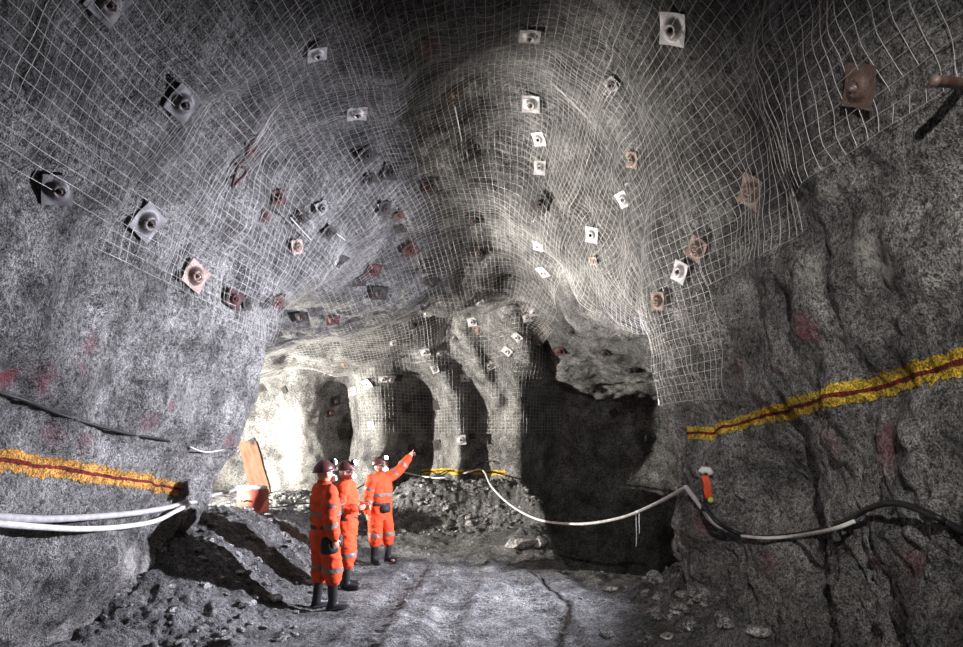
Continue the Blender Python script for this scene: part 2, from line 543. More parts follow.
RED = [(5, 377, 14, .9), (48, 378, 18, .7), (92, 342, 14, .55), (84, 370, 9, .5), (150, 424, 11, .55), (170, 405, 8, .5), (228, 441, 9, .6),
       (805, 330, 20, .8), (890, 447, 24, .7), (738, 368, 14, .5), (832, 440, 20, .35), (915, 560, 24, .45), (700, 520, 16, .5), (330, 413, 5, .4),
       (880, 560, 16, .4), (770, 565, 14, .4), (55, 435, 14, .35), (86, 440, 13, .4)]
WHITE = [(868, 255, 18, .7), (862, 225, 8, .6), (812, 275, 14, .5), (798, 208, 14, .5), (830, 192, 9, .4), (885, 270, 16, .5), (130, 560, 20, .8), (150, 568, 16, .8),
         (60, 632, 16, .5), (90, 630, 14, .5), (205, 460, 26, .35), (190, 400, 16, .4), (215, 480, 20, .5), (955, 30, 12, .4), (290, 430, 30, .8), (300, 470, 30, .7), (265, 480, 22, .7), (385, 440, 16, .6), (455, 455, 16, .5)]
TOP_T = [int(np.argmin(np.abs(TS - v))) for v in (5.0 / 15, 11.2 / 15)]


def rock_part(name, P, sl_u, sl_v, Nrm, flip, label, do_attr=True, mat='shotcrete'):
    S = P[sl_u, sl_v]
    nu, nv = S.shape[:2]
    V = S.reshape(-1, 3)
    o = mesh_obj(name, V, grid_faces(nu, nv, flip), M[mat])
    me = o.data
    if do_attr:
        for an, lst in (('red_paint', RED), ('white_crust', WHITE)):
            a = me.attributes.new(an, 'FLOAT', 'POINT')
            a.data.foreach_set('value', spots(lst, V).astype(np.float32))
        a = me.attributes.new('rough_rock', 'FLOAT', 'POINT')
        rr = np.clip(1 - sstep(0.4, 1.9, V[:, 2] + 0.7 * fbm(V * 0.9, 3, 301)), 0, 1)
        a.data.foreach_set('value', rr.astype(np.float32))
    if Nrm is not None:
        me.normals_split_custom_set_from_vertices(Nrm[sl_u, sl_v].reshape(-1, 3).tolist())
    tag(o, label, None, None, 'structure')
    return o


a_, b_ = TOP_T
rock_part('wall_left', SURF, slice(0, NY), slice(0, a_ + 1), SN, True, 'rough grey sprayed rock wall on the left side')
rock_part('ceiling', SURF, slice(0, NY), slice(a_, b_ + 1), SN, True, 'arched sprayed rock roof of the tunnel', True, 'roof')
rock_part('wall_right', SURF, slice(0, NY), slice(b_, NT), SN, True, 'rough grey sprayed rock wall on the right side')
rock_part('wall_back', WALLB, slice(0, WALLB.shape[0]), slice(0, WALLB.shape[1]), None, False, 'ribbed sprayed rock wall at the end of the lit chamber')
fl = mesh_obj('floor', GROUND.reshape(-1, 3), grid_faces(len(GX), len(GY), True), M['mud'])
tag(fl, 'dark muddy tunnel floor with tyre ruts', None, None, 'structure')


# ------------------------------------------------------------------ tubes
def tube_geo(pts, r, sides=8, caps=True):
    P = np.asarray(pts, float)
    n = len(P)
    R = np.full(n, r) if np.isscalar(r) else np.asarray(r, float)
    T = np.gradient(P, axis=0)
    T /= np.linalg.norm(T, axis=1, keepdims=True) + 1e-12
    up = np.array([0.13, 0.2, 1.0])
    if abs(np.dot(T[0], up / np.linalg.norm(up))) > 0.95:
        up = np.array([1.0, 0.1, 0.0])
    A = np.zeros_like(P)
    a = np.cross(T[0], up)
    a /= np.linalg.norm(a)
    for k in range(n):
        a = a - T[k] * np.dot(a, T[k])
        a /= np.linalg.norm(a) + 1e-12
        A[k] = a
    Bn = np.cross(T, A)
    ang = np.arange(sides) * 2 * math.pi / sides
    V = P[:, None] + R[:, None, None] * (np.cos(ang)[None, :, None] * A[:, None] + np.sin(ang)[None, :, None] * Bn[:, None])
    V = V.reshape(-1, 3)
    i, j = np.meshgrid(np.arange(n - 1), np.arange(sides), indexing='ij')
    a0 = (i * sides + j).ravel()
    a1 = (i * sides + (j + 1) % sides).ravel()
    Fc = np.stack([a0, a1, a1 + sides, a0 + sides], -1).tolist()
    if caps:
        Fc.append(list(range(sides))[::-1])
        Fc.append(list(range((n - 1) * sides, n * sides)))
    return V, Fc


def spline(pts, step=0.04):
    P = np.asarray(pts, float)
    L = np.concatenate([[0], np.cumsum(np.linalg.norm(np.diff(P, axis=0), axis=1))])
    n = max(4, int(L[-1] / step))
    return crom_arc(P, L, n)


def crom_arc(P, L, n):
    s = np.linspace(0, L[-1], n)
    k = np.clip(np.searchsorted(L, s, 'right') - 1, 0, len(P) - 2)
    t = (k + (s - L[k]) / (L[k + 1] - L[k] + 1e-12)) / (len(P) - 1)
    return crom(P, t)


class Geo:
    def __init__(s):
        s.v, s.f, s.n = [], [], 0

    def add(s, V, Fc):
        V = np.asarray(V, float)
        s.v.append(V)
        s.f.extend([[i + s.n for i in f] for f in Fc])
        s.n += len(V)

    def build(s, name, mat, parent=None, smooth=True):
        return mesh_obj(name, np.concatenate(s.v), s.f, mat, parent, smooth)


# ------------------------------------------------------------------ wire mesh sheets
CENT = {'y': YS, 't': TS}


def smooth_at(y, t, off):
    """point on the hanging mesh: the broad rock shape, a little off the rock"""
    u = np.interp(y, YS, np.arange(NY))
    v = np.interp(t, TS, np.arange(NT))
    i = np.clip(u.astype(int), 0, NY - 2)
    j = np.clip(v.astype(int), 0, NT - 2)
    fu, fv = (u - i)[:, None], (v - j)[:, None]

    def bil(G):
        return G[i, j] * (1 - fu) * (1 - fv) + G[i + 1, j] * fu * (1 - fv) + G[i, j + 1] * (1 - fu) * fv + G[i + 1, j + 1] * fu * fv
    p = bil(SMOOTH)
    n = bil(N0)
    n /= np.linalg.norm(n, axis=1, keepdims=True)
    o = off + 0.09 * perlin(p * 1.9, 401) + 0.035 * perlin(p * 5.0, 402)
    return p + n * o[:, None]


def arc_table(y):
    P = smooth_at(np.full(NT, y), TS, 0.06)
    return np.concatenate([[0], np.cumsum(np.linalg.norm(np.diff(P, axis=0), axis=1))])


def wire_sheet(y0, y1, t0, t1, label, off=0.07, step=0.09, rad=0.002, slope=0.0, skew=0.0):
    """square-welded wire mesh between two depths and two places on the arch"""
    ym = (y0 + y1) / 2
    L = arc_table(ym)
    s0, s1 = np.interp([t0, t1], TS, L)
    tsl = np.interp(np.arange(s0, s1, step), L, TS)
    ysl = np.arange(y0, y1, step)
    G = Geo()
    dense_t = np.interp(np.linspace(s0, tsl[-1] * 0 + np.interp(tsl[-1], TS, L), int((s1 - s0) / 0.06)), L, TS)
    dense_y = np.arange(ysl[0], ysl[-1] + 0.001, 0.055)
    for y in ysl:
        yy = np.full(len(dense_t), y) + slope * (dense_t - t0) + 0.02 * perlin(np.stack([dense_t * 9, dense_t * 0 + y, dense_t * 0], -1), 7)
        P = smooth_at(yy, dense_t, off)
        V, Fc = tube_geo(P, rad, 4, False)
        G.add(V, Fc)
    for t in tsl:
        tv = np.full(len(dense_y), t) + skew * (dense_y - y0) + 0.0012 * perlin(np.stack([dense_y * 1.3, dense_y * 0 + t * 60, dense_y * 0], -1), 9)
        P = smooth_at(dense_y + slope * (t - t0), tv, off + 0.004)
        V, Fc = tube_geo(P, rad, 4, False)
        G.add(V, Fc)
    o = G.build('wire_mesh_sheet', M['wire'])
    return tag(o, label, 'wire mesh', 'wire mesh sheets pinned over the rock')


d15 = 1 / 15.0
wire_sheet(2.6, 5.0, 4.55 * d15, 7.0 * d15, 'grey wire mesh sheet on the left haunch nearest the viewer, behind the big square plates', rad=0.0017)
wire_sheet(4.9, 6.9, 4.3 * d15, 7.0 * d15, 'wire mesh sheet on the left haunch with a jagged lower edge above the bare wall', rad=0.0017)
wire_sheet(6.8, 8.8, 4.1 * d15, 7.0 * d15, 'fine wire mesh sheet over the top of the left pillar', rad=0.0017)
wire_sheet(8.7, 10.9, 5.3 * d15, 6.85 * d15, 'faint wire mesh sheet on the shaded roof among the dark plates', off=0.05, step=0.08, rad=0.0015)
wire_sheet(3.4, 6.2, 6.85 * d15, 9.2 * d15, 'wire mesh sheet along the crown at the top of the picture', off=0.09)
wire_sheet(6.1, 8.6, 6.9 * d15, 9.3 * d15, 'wire mesh sheet sagging from the crown above the bright ridge', off=0.1, step=0.08)
wire_sheet(2.6, 4.3, 9.1 * d15, 11.35 * d15, 'dark wire mesh sheet around the large rusty plate at upper right')
wire_sheet(4.2, 5.9, 9.1 * d15, 11.6 * d15, 'wire mesh sheet on the right haunch ending beside the leaning plate')
wire_sheet(5.8, 7.55, 9.1 * d15, 12.5 * d15, 'wire mesh sheet folding down the corner of the right pillar')
wire_sheet(7.5, 9.6, 9.15 * d15, 11.6 * d15, 'wire mesh sheet draped over the brow of the dark side drift', off=0.09, step=0.08)
wire_sheet(8.5, 11.6, 6.75 * d15, 9.3 * d15, 'wire mesh sheet on the roof between the bright ridge and the dark plates', off=0.08, step=0.08)
wire_sheet(11.0, 15.0, 3.6 * d15, 6.6 * d15, 'pale wire mesh sheet on the low roof at the left of the lit chamber', off=0.08, rad=0.0026, step=0.075)
wire_sheet(11.5, 15.2, 6.5 * d15, 9.6 * d15, 'pale wire mesh sheet over the bulging roof in front of the dark side drift', off=0.1, rad=0.0026, step=0.075)


def wall_mesh(x0, x1, z0, z1, label, step=0.078, rad=0.0026):
    def pt(x, z):
        i = np.clip(((x - XW[0]) / 0.035).astype(int), 0, len(XW) - 1)
        j = np.clip(((z - ZW[0]) / 0.035).astype(int), 0, len(ZW) - 1)
        y = YBS[i, j] - 0.06 - 0.03 * perlin(np.stack([x * 2, z * 2, x * 0], -1), 8)
        return np.stack([x, y, z], -1)
    G = Geo()
    for x in np.arange(x0, x1, step):
        z = np.arange(z0, z1, 0.05)
        G.add(*tube_geo(pt(x + 0 * z, z), rad, 4, False))
    for z in np.arange(z0, z1, step):
        x = np.arange(x0, x1, 0.05)
        G.add(*tube_geo(pt(x, z + 0 * x), rad, 4, False))
    return tag(G.build('wire_mesh_sheet', M['wire']), label, 'wire mesh', 'wire mesh sheets pinned over the rock')


YBS = YB.copy()
for _ in range(4):
    YBS[1:-1] = (YBS[:-2] + 2 * YBS[1:-1] + YBS[2:]) / 4
    YBS[:, 1:-1] = (YBS[:, :-2] + 2 * YBS[:, 1:-1] + YBS[:, 2:]) / 4
wall_mesh(-2.9, 1.9, 2.25, 4.5, 'wire mesh sheet covering the ribbed back wall behind the three workers')

# ------------------------------------------------------------------ rock bolts and plates
def plate_geo(half=0.5, n=16, dome=0.14, th=0.05):
    """dished square plate with a round raised collar, unit size, facing +Z"""
    c = np.linspace(-half, half, n + 1)
    x, y = np.meshgrid(c, c, indexing='ij')
    r = np.sqrt(x ** 2 + y ** 2)
    z = dome * sstep(0.36, 0.2, r) - 0.13 * sstep(0.17, 0.06, r) + 0.02 * np.cos(x * 7) * np.cos(y * 6)
    top = np.stack([x, y, z + th], -1).reshape(-1, 3)
    bot = np.stack([x, y, z * 0.9], -1).reshape(-1, 3)
    m = n + 1
    Fc = grid_faces(m, m, True).tolist() + [[i + m * m for i in f] for f in grid_faces(m, m, False).tolist()]
    ring = [i * m for i in range(m)] + [n * m + j for j in range(1, m)] + [i * m + n for i in range(n - 1, -1, -1)] + [j for j in range(n - 1, 0, -1)]
    for a, b in zip(ring, ring[1:] + ring[:1]):
        Fc.append([a, b, b + m * m, a + m * m])
    return np.concatenate([top, bot]), Fc


def lathe(prof, sides=16):
    V, Fc = [], []
    for r, z in prof:
        for k in range(sides):
            a = 2 * math.pi * k / sides
            V.append((r * math.cos(a), r * math.sin(a), z))
    for i in range(len(prof) - 1):
        for k in range(sides):
            a, b = i * sides + k, i * sides + (k + 1) % sides
            Fc.append([a, b, b + sides, a + sides])
    Fc.append(list(range(sides))[::-1])
    Fc.append(list(range((len(prof) - 1) * sides, len(prof) * sides)))
    return np.array(V), Fc


PV, PF = plate_geo()
BOLT = Geo()
BOLT.add(*lathe([(0.15, 0.03), (0.15, 0.09), (0.11, 0.15), (0.09, 0.16)], 18))
BOLT.add(*lathe([(0.095, 0.12), (0.095, 0.2), (0.085, 0.21)], 6))
BOLT.add(*lathe([(0.05, 0.15), (0.05, 0.27), (0.04, 0.28)], 10))
PLATE_MESH, BOLT_MESH = {}, {}


def shared(cache, key, name, V, Fc, mat):
    if key not in cache:
        me = bpy.data.meshes.new(name)
        me.from_pydata([tuple(v) for v in V], [], Fc)
        me.materials.append(mat)
        me.polygons.foreach_set('use_smooth', np.full(len(me.polygons), True))
        me.set_sharp_from_angle(angle=math.radians(50))
        me.update()
        cache[key] = me
    return cache[key]


BOLT_OF = {'galv': 'bolt_dark', 'grey_plate': 'bolt_dark', 'dark_plate': 'bolt_dark', 'rust_plate': 'bolt_steel', 'red_plate': 'bolt_dark'}
BV = np.concatenate(BOLT.v)


def rock_bolt(px, py, spx, kind, roll, label, group=None, off=0.05, tilt=0.0):
    h = hit(px, py, (0, 1))
    if h is None:
        return
    p, n0, t, which = h
    n = (soft_normal(p) + 0.25 * (CAMP - p).normalized()).normalized()
    d = ray(px, py).normalized()
    back = min(off / max(abs(n.dot(d)), 0.1), 0.3)
    pos = p - d * back
    # keep the plate on the rock rather than in the air
    size = min(max(spx * pos.y / F, 0.11), 0.3)
    q = n.to_track_quat('Z', 'Y')
    rt = empty('rock_bolt', pos)
    rt.rotation_mode = 'QUATERNION'
    rt.rotation_quaternion = q @ Matrix.Rotation(math.radians(roll), 3, 'Z').to_quaternion() @ Matrix.Rotation(math.radians(tilt), 3, 'X').to_quaternion()
    tag(rt, label, 'rock bolt', group or 'rock bolts with square steel plates')
    for nm, me in (('plate', shared(PLATE_MESH, kind, 'plate', PV, PF, M[kind])),
                   ('bolt_head', shared(BOLT_MESH, BOLT_OF[kind], 'bolt_head', BV, BOLT.f, M[BOLT_OF[kind]]))):
        o = link(bpy.data.objects.new(nm, me), rt)
        o.scale = (size,) * 3
    return rt


G1, G2, G3, G4 = 'rock bolts on the left haunch', 'dark rock bolts on the shaded roof', 'rock bolts on the right haunch', 'rock bolts in the lit chamber'
PLATES = [
    (107, 2, 36, 'grey_plate', 45, 'large diamond-turned bolt plate cut off by the top edge of the picture, upper left', G1),
    (182, 103, 30, 'grey_plate', 40, 'pale diamond-turned bolt plate on the mesh, below the plate at the top edge', G1),
    (57, 190, 30, 'grey_plate', -30, 'dull square bolt plate farthest left, at the mesh edge', G1),
    (147, 222, 32, 'grey_plate', 28, 'pale lilac bolt plate right of the dull square plate farthest left', G1),
    (195, 276, 26, 'rust_plate', 25, 'brownish bolt plate at the lower mesh edge on the left wall', G1),
    (234, 299, 17, 'red_plate', 30, 'narrow edge-on dark red plate above the left pillar corner', G1),
    (317, 54, 20, 'galv', 20, 'round-looking bright plate in a dark hollow of the roof, top left of centre', G1),
    (357, 113, 20, 'galv', 15, 'bright plate with a dark bolt on the middle of the left roof', G1),
    (367, 154, 18, 'dark_plate', 20, 'dark plate just below the bright plate on the left roof', G1),
    (253, 150, 10, 'red_plate', 0, 'tiny dark red bolt beside the rusty hooked bar', G1),
    (428, 47, 17, 'rust_plate', 10, 'reddish plate high on the roof just left of the dark crown', G1),
    (456, 93, 17, 'rust_plate', 30, 'reddish plate on the crown under the topmost reddish plate', G1),
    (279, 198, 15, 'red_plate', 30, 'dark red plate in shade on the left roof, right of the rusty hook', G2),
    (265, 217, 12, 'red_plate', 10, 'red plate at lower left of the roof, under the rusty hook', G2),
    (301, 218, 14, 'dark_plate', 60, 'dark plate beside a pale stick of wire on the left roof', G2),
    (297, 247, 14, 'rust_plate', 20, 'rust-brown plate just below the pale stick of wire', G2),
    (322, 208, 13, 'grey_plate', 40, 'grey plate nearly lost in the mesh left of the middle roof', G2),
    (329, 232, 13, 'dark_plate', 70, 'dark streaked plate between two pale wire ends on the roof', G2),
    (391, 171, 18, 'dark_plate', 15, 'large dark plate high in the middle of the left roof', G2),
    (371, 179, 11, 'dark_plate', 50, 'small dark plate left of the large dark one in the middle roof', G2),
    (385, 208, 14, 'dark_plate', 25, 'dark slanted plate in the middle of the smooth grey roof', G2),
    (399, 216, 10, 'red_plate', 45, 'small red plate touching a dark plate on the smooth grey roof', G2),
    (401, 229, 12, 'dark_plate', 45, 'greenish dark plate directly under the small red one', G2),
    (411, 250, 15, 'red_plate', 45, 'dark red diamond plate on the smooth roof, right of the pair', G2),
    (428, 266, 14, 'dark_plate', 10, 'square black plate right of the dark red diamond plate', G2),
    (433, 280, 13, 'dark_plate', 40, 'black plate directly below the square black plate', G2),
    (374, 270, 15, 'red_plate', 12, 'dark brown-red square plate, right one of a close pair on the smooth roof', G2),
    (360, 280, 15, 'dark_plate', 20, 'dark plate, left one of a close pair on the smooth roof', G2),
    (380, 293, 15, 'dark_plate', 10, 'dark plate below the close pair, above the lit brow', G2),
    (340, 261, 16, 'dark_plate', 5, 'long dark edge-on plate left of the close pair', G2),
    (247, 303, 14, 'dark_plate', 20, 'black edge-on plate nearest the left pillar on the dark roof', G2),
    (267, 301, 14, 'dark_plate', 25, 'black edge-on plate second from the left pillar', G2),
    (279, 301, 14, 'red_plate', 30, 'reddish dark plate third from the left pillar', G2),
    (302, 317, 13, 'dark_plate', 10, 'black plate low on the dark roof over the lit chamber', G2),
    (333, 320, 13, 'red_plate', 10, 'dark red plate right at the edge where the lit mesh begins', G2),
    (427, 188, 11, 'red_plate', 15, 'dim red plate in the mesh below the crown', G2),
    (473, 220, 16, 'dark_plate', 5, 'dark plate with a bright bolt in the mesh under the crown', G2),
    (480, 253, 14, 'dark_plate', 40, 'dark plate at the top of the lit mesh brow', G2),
    (530, 36, 21, 'galv', 10, 'bright bolt plate topmost on the crown, right of the dark hollow', G3),
    (531, 104, 18, 'galv', 30, 'bright white bolt plate second from the top along the ridge', G3),
    (539, 139, 14, 'galv', 35, 'bright narrow plate third from the top along the ridge', G3),
    (540, 168, 13, 'galv', 30, 'bright narrow plate fourth from the top along the ridge', G3),
    (541, 205, 16, 'dark_plate', 10, 'dark rust plate in the black hollow beside the ridge', G3),
    (673, 29, 30, 'galv', 5, 'large pale bolt plate with a rusty collar at the top right of the roof', G3),
    (632, 160, 16, 'rust_plate', 20, 'rusty plate above the bright diamond plate on the right haunch', G3),
    (611, 85, 14, 'grey_plate', 40, 'grey plate half buried in the dark roof, right of the crown', G3),
    (624, 199, 16, 'galv', 40, 'bright diamond plate in the middle of the right haunch', G3),
    (592, 235, 15, 'galv', 25, 'bright plate on the ridge below the bright diamond plate', G3),
    (593, 261, 9, 'rust_plate', 25, 'small rusty plate under the bright plate on the ridge', G3),
    (860, 86, 40, 'rust_plate', 8, 'largest rusty steel plate, upper right wall', G3),
    (752, 192, 30, 'rust_plate', 6, 'rusty plate leaning at the mesh edge on the right wall', G3),
    (697, 249, 22, 'rust_plate', 4, 'brown plate with a dark side right of centre, above the pillar', G3),
    (680, 272, 20, 'galv', 12, 'pale narrow plate just left of the brown plate on the right haunch', G3),
    (658, 301, 18, 'rust_plate', 38, 'pinkish plate with a rusty ring lowest on the right haunch', G3),
    (543, 272, 13, 'galv', 40, 'bright white plate where ridge and lit chamber roof meet', G3),
    (538, 246, 11, 'galv', 10, 'small pale plate above the bright one where the ridge ends', G3),
    (534, 312, 13, 'galv', 8, 'bright white square plate, right one of a pair on the chamber roof', G4),
    (527, 318, 11, 'galv', 15, 'bright narrow plate, left one of a pair on the chamber roof', G4),
    (517, 337, 13, 'galv', 20, 'bright white plate below the pair on the chamber roof', G4),
    (507, 351, 13, 'galv', 30, 'bright plate with a rusty bolt second below the pair', G4),
    (489, 366, 13, 'galv', 35, 'pale plate third below the pair, on the hanging bulge', G4),
    (465, 378, 12, 'galv', 5, 'white plate on the left flank of the hanging bulge', G4),
    (472, 322, 12, 'galv', 10, 'pale plate upper left on the bulging chamber roof', G4),
    (478, 331, 9, 'rust_plate', 25, 'rusty ring plate just under the upper left pale plate', G4),
    (480, 303, 11, 'galv', 5, 'small pale plate highest on the lit chamber roof', G4),
    (455, 338, 11, 'grey_plate', 10, 'grey plate between the lit chamber roof and the bulge', G4),
    (425, 352, 13, 'galv', 20, 'bright plate over the top right corner of the dark niche', G4),
    (440, 353, 9, 'galv', 10, 'tiny bright plate right of the one over the niche corner', G4),
    (435, 369, 11, 'grey_plate', 20, 'grey plate on the rib right of the dark niche', G4),
    (393, 343, 10, 'galv', 25, 'small white plate in the dark fold of the chamber roof', G4),
    (427, 313, 11, 'galv', 15, 'pale plate on the lit brow above the niche', G4),
    (413, 325, 11, 'dark_plate', 15, 'dark plate in the lit brow, left of the pale one', G4),
    (344, 365, 10, 'rust_plate', 30, 'small rusty plate on the lit roof edge above the left niche', G4),
    (326, 374, 9, 'grey_plate', 15, 'small plate at the top of the left niche', G4),
    (354, 391, 11, 'galv', 10, 'pale plate at the head of the white rib between the niches', G4),
    (367, 384, 13, 'galv', 20, 'bright plate leftmost of four in a row over the white rib', G4),
    (383, 379, 12, 'galv', 10, 'bright plate second of four in a row over the white rib', G4),
    (391, 379, 11, 'galv', 0, 'bright plate third of four in a row over the white rib', G4),
    (399, 378, 10, 'dark_plate', 0, 'dark plate at the right end of the row over the white rib', G4),
    (371, 425, 10, 'galv', 5, 'pale plate low on the white rib behind the workers', G4),
    (336, 401, 13, 'dark_plate', 10, 'black plate in the shadow of the left niche', G4),
    (343, 434, 14, 'dark_plate', 20, 'black plate lowest in the left niche above the helmets', G4),
    (331, 413, 9, 'red_plate', 10, 'small brown plate in the middle of the left niche', G4),
    (406, 408, 14, 'dark_plate', 5, 'black plate on the left edge of the dark niche', G4),
    (436, 405, 14, 'dark_plate', 5, 'black plate in the middle of the dark niche', G4),
    (437, 445, 14, 'dark_plate', 5, 'black plate with a lighter hole low in the dark niche', G4),
    (412, 449, 12, 'dark_plate', 10, 'black plate behind the pointing hand', G4),
    (461, 440, 13, 'galv', 5, 'white plate standing out on the grey wall right of the niche', G4),
    (472, 436, 8, 'dark_plate', 5, 'small dark bolt right of the white plate on the grey wall', G4),
    (387, 420, 9, 'dark_plate', 35, 'small dark bolt on the right edge of the white rib', G4),
    (261, 388, 11, 'dark_plate', 20, 'dark bolt at the upper left of the white chamber wall', G4),
    (284, 390, 9, 'dark_plate', 20, 'thin dark bolt right of the one on the white chamber wall', G4),
    (252, 442, 9, 'dark_plate', 20, 'dark bolt low on the chamber wall beside the orange-brown sheet', G4),
    (571, 331, 15, 'dark_plate', 0, 'black rectangular plate in the dark above the side drift', G4),
    (559, 351, 14, 'red_plate', 0, 'dark red plate under the black rectangular one', G4),
    (592, 391, 11, 'dark_plate', 45, 'black plate on the pale lump in the side drift', G4),
    (614, 413, 11, 'dark_plate', 40, 'black plate low on the pale lump in the side drift', G4),
    (604, 353, 12, 'dark_plate', 20, 'black plate at the mesh edge over the side drift', G4),
    (630, 371, 11, 'dark_plate', 30, 'black plate nearest the right pillar over the side drift', G4),
]
for px, py, s, kind, roll, lab, grp in PLATES:
    rock_bolt(px, py, s * (0.76 if grp == G4 else 1.0), kind, roll + (45 if grp in (G1, G3) else 0) + random.uniform(-4, 4), lab, grp, tilt=random.uniform(-8, 8))


# ------------------------------------------------------------------ painted grade lines
def painted_line(name, knots, hw_m, mat, label, side, wob_seed):
    """a band painted on the rock: follows the wall between knots (px, py)"""
    P3 = []
    for px, py in knots:
        h = hit(px, py, (0, 1))
        P3.append((h[0].y, h[0].z, h[0].x))
    P3 = np.array(P3)
    if side == 'back':
        P3 = P3[np.argsort(P3[:, 2])]
        s = np.arange(P3[0, 2], P3[-1, 2], 0.025)
        zc = np.interp(s, P3[:, 2], P3[:, 1])
    else:
        P3 = P3[np.argsort(P3[:, 0])]
        s = np.arange(P3[0, 0] - 1.5, P3[-1, 0] + (0.45 if side == 'right' else 0), 0.02)
        zc = np.interp(s, P3[:, 0], P3[:, 1])
        lo = s < P3[0, 0]
        zc[lo] += (P3[0, 0] - s[lo]) * 0.06
    k = np.stack([s * 9, s * 0 + wob_seed, s * 0], -1)
    zc = zc + 0.02 * perlin(k * 0.35, 5)
    res = []
    for hw, off, sd, m_, nm in ((hw_m, 0.007, 1, mat, name), (hw_m * 0.2, 0.011, 2, M['redpaint'], 'centre_line')):
        e1 = hw * (1 + 0.3 * perlin(k, sd + 10) + 0.35 * perlin(k * 4.1, sd + 11) + 0.1 * rng.normal(size=len(s)))
        e2 = hw * (1 + 0.3 * perlin(k, sd + 20) + 0.35 * perlin(k * 4.1, sd + 21) + 0.1 * rng.normal(size=len(s)))
        nw = 15 if sd == 1 else 6
        grid = []
        for i, ss in enumerate(s):
            row = []
            for f in np.linspace(-1, 1, nw):
                z = zc[i] + f * (e1[i] if f > 0 else e2[i])
                if side == 'left':
                    h = cast(Vector((-0.5, ss, z)), Vector((-1, 0.0, 0)), (0, 1))
                elif side == 'right':
                    h = cast(Vector((-0.5, ss, z)), Vector((1, 0.0, 0)), (0, 1))
                else:
                    h = cast(Vector((ss, 12.0, z)), Vector((0, 1, 0)), (0, 1))
                row.append(tuple(h[0] + h[1] * off))
            grid.append(row)
        A = np.array(grid)
        o = mesh_obj(nm, A.reshape(-1, 3), grid_faces(len(s), nw, False), m_)
        res.append(o)
    res[1].parent = res[0]
    return tag(res[0], label, 'painted line', 'yellow grade lines painted on the rock')


painted_line('painted_grade_line', [(712, 433), (735, 425), (760, 417), (800, 405), (850, 393), (900, 380), (960, 363)], 0.066, M['yellow'], 'yellow band with a dark red centre line painted on the right wall', 'right', 1)
painted_line('painted_grade_line', [(2, 460), (60, 468), (120, 478), (182, 489)], 0.08, M['ochre'], 'orange-yellow band with a dark red centre line painted on the left wall', 'left', 2)
painted_line('painted_grade_line', [(422, 472), (450, 471), (480, 472), (506, 473)], 0.06, M['yellow'], 'yellow painted band far back on the chamber wall above the muck bank', 'back', 3)


# ------------------------------------------------------------------ hoses and cables
def on_rock(px, py, off=0.05, which=(0, 1, 2)):
    h = hit(px, py, which)
    d = ray(px, py).normalized()
    back = min(off / max(abs(h[1].dot(d)), 0.15), 0.25)
    return tuple(h[0] - d * back)


def hose(name, pts, r, mat, label, cat, group=None):
    P = [p if len(p) == 3 and not isinstance(p, str) else p for p in pts]
    S = spline(np.array(P), 0.03)
    V, Fc = tube_geo(S, r, 10)
    o = mesh_obj(name, V, Fc, mat)
    return tag(o, label, cat, group)


A_ = lambda *a: tuple(at(*a))
R_ = on_rock
corner_d = hit(700, 500)[0].y
hang = A_(686, 487, corner_d - 0.02)
hose('water_hose', [R_(396, 470, .05), R_(415, 475, .06), R_(440, 478, .06), R_(465, 473, .05), R_(482, 470, .08), A_(492, 487, 13.2), A_(512, 506, 12.4), A_(540, 520, 11.4), A_(580, 524, 10.2), A_(620, 518, 9.2), A_(655, 504, 8.3), hang],
     0.021, M['white_hose'], 'pale hose sagging through the air from the chamber wall to the right pillar', 'hose')
hose('water_hose', [hang, R_(699, 504, .06), R_(712, 521, .07), R_(730, 531, .08)], 0.024, M['grey_hose'], 'short grey hose running down over the edge of the right pillar', 'hose')
hose('power_cable', [R_(703, 503, .1), R_(716, 521, .1), R_(735, 532, .09), R_(755, 537, .07), R_(785, 536, .06), R_(815, 531, .07), R_(845, 521, .1), R_(870, 508, .12), R_(893, 503, .13), R_(915, 508, .1), R_(940, 519, .07), R_(962, 530, .06), tuple(Vector(R_(962, 530, .06)) + Vector((0.05, -1.2, -0.25)))],
     0.019, M['black_hose'], 'black cable with a pale worn stretch hanging along the right wall', 'cable')
hose('power_cable', [R_(742, 536, .13), R_(765, 538, .13), R_(795, 536, .13), R_(830, 530, .13), R_(855, 521, .13)], 0.015, M['white_hose'], 'thin pale cable lying against the black cable on the right wall', 'cable')
hose('power_cable', [R_(-25, 384, .03), R_(2, 393, .03), R_(30, 402, .03), R_(60, 414, .03), R_(95, 425, .03), R_(130, 434, .03), R_(165, 440, .03), R_(192, 448, .03)], 0.014, M['black_hose'], 'thin black cable slanting down across the left wall', 'cable')
hose('wire_loop', [R_(190, 447, .04), R_(205, 452, .05), R_(222, 450, .05), R_(238, 447, .05)], 0.009, M['white_hose'], 'thin pale wire at the end of the black cable, by the left pillar corner', 'wire')
hose('water_hose', [R_(-30, 515, .1), R_(1, 517, .1), R_(45, 519, .1), R_(90, 517, .1), R_(135, 513, .1), R_(170, 507, .09), R_(188, 501, .08)], 0.03, M['grey_hose'], 'upper dusty grey hose along the left wall', 'hose')
hose('water_hose', [R_(-30, 521, .13), R_(1, 524, .13), R_(40, 527, .13), R_(80, 529, .13), R_(120, 527, .13), R_(155, 521, .12), R_(176, 511, .1), R_(188, 505, .1)], 0.027, M['white_hose'], 'lower whiter hose sagging below the grey hose on the left wall', 'hose')
cd_ = hit(186, 505)[0].y
hose('water_hose', [A_(187, 503, cd_ - .05), A_(200, 501, cd_ + .3), A_(214, 495, cd_ + .8), A_(228, 492, cd_ + 1.4), A_(242, 487, cd_ + 2.0)], 0.022, M['grey_hose'], 'grey hose continuing behind the left pillar toward the red box', 'hose')
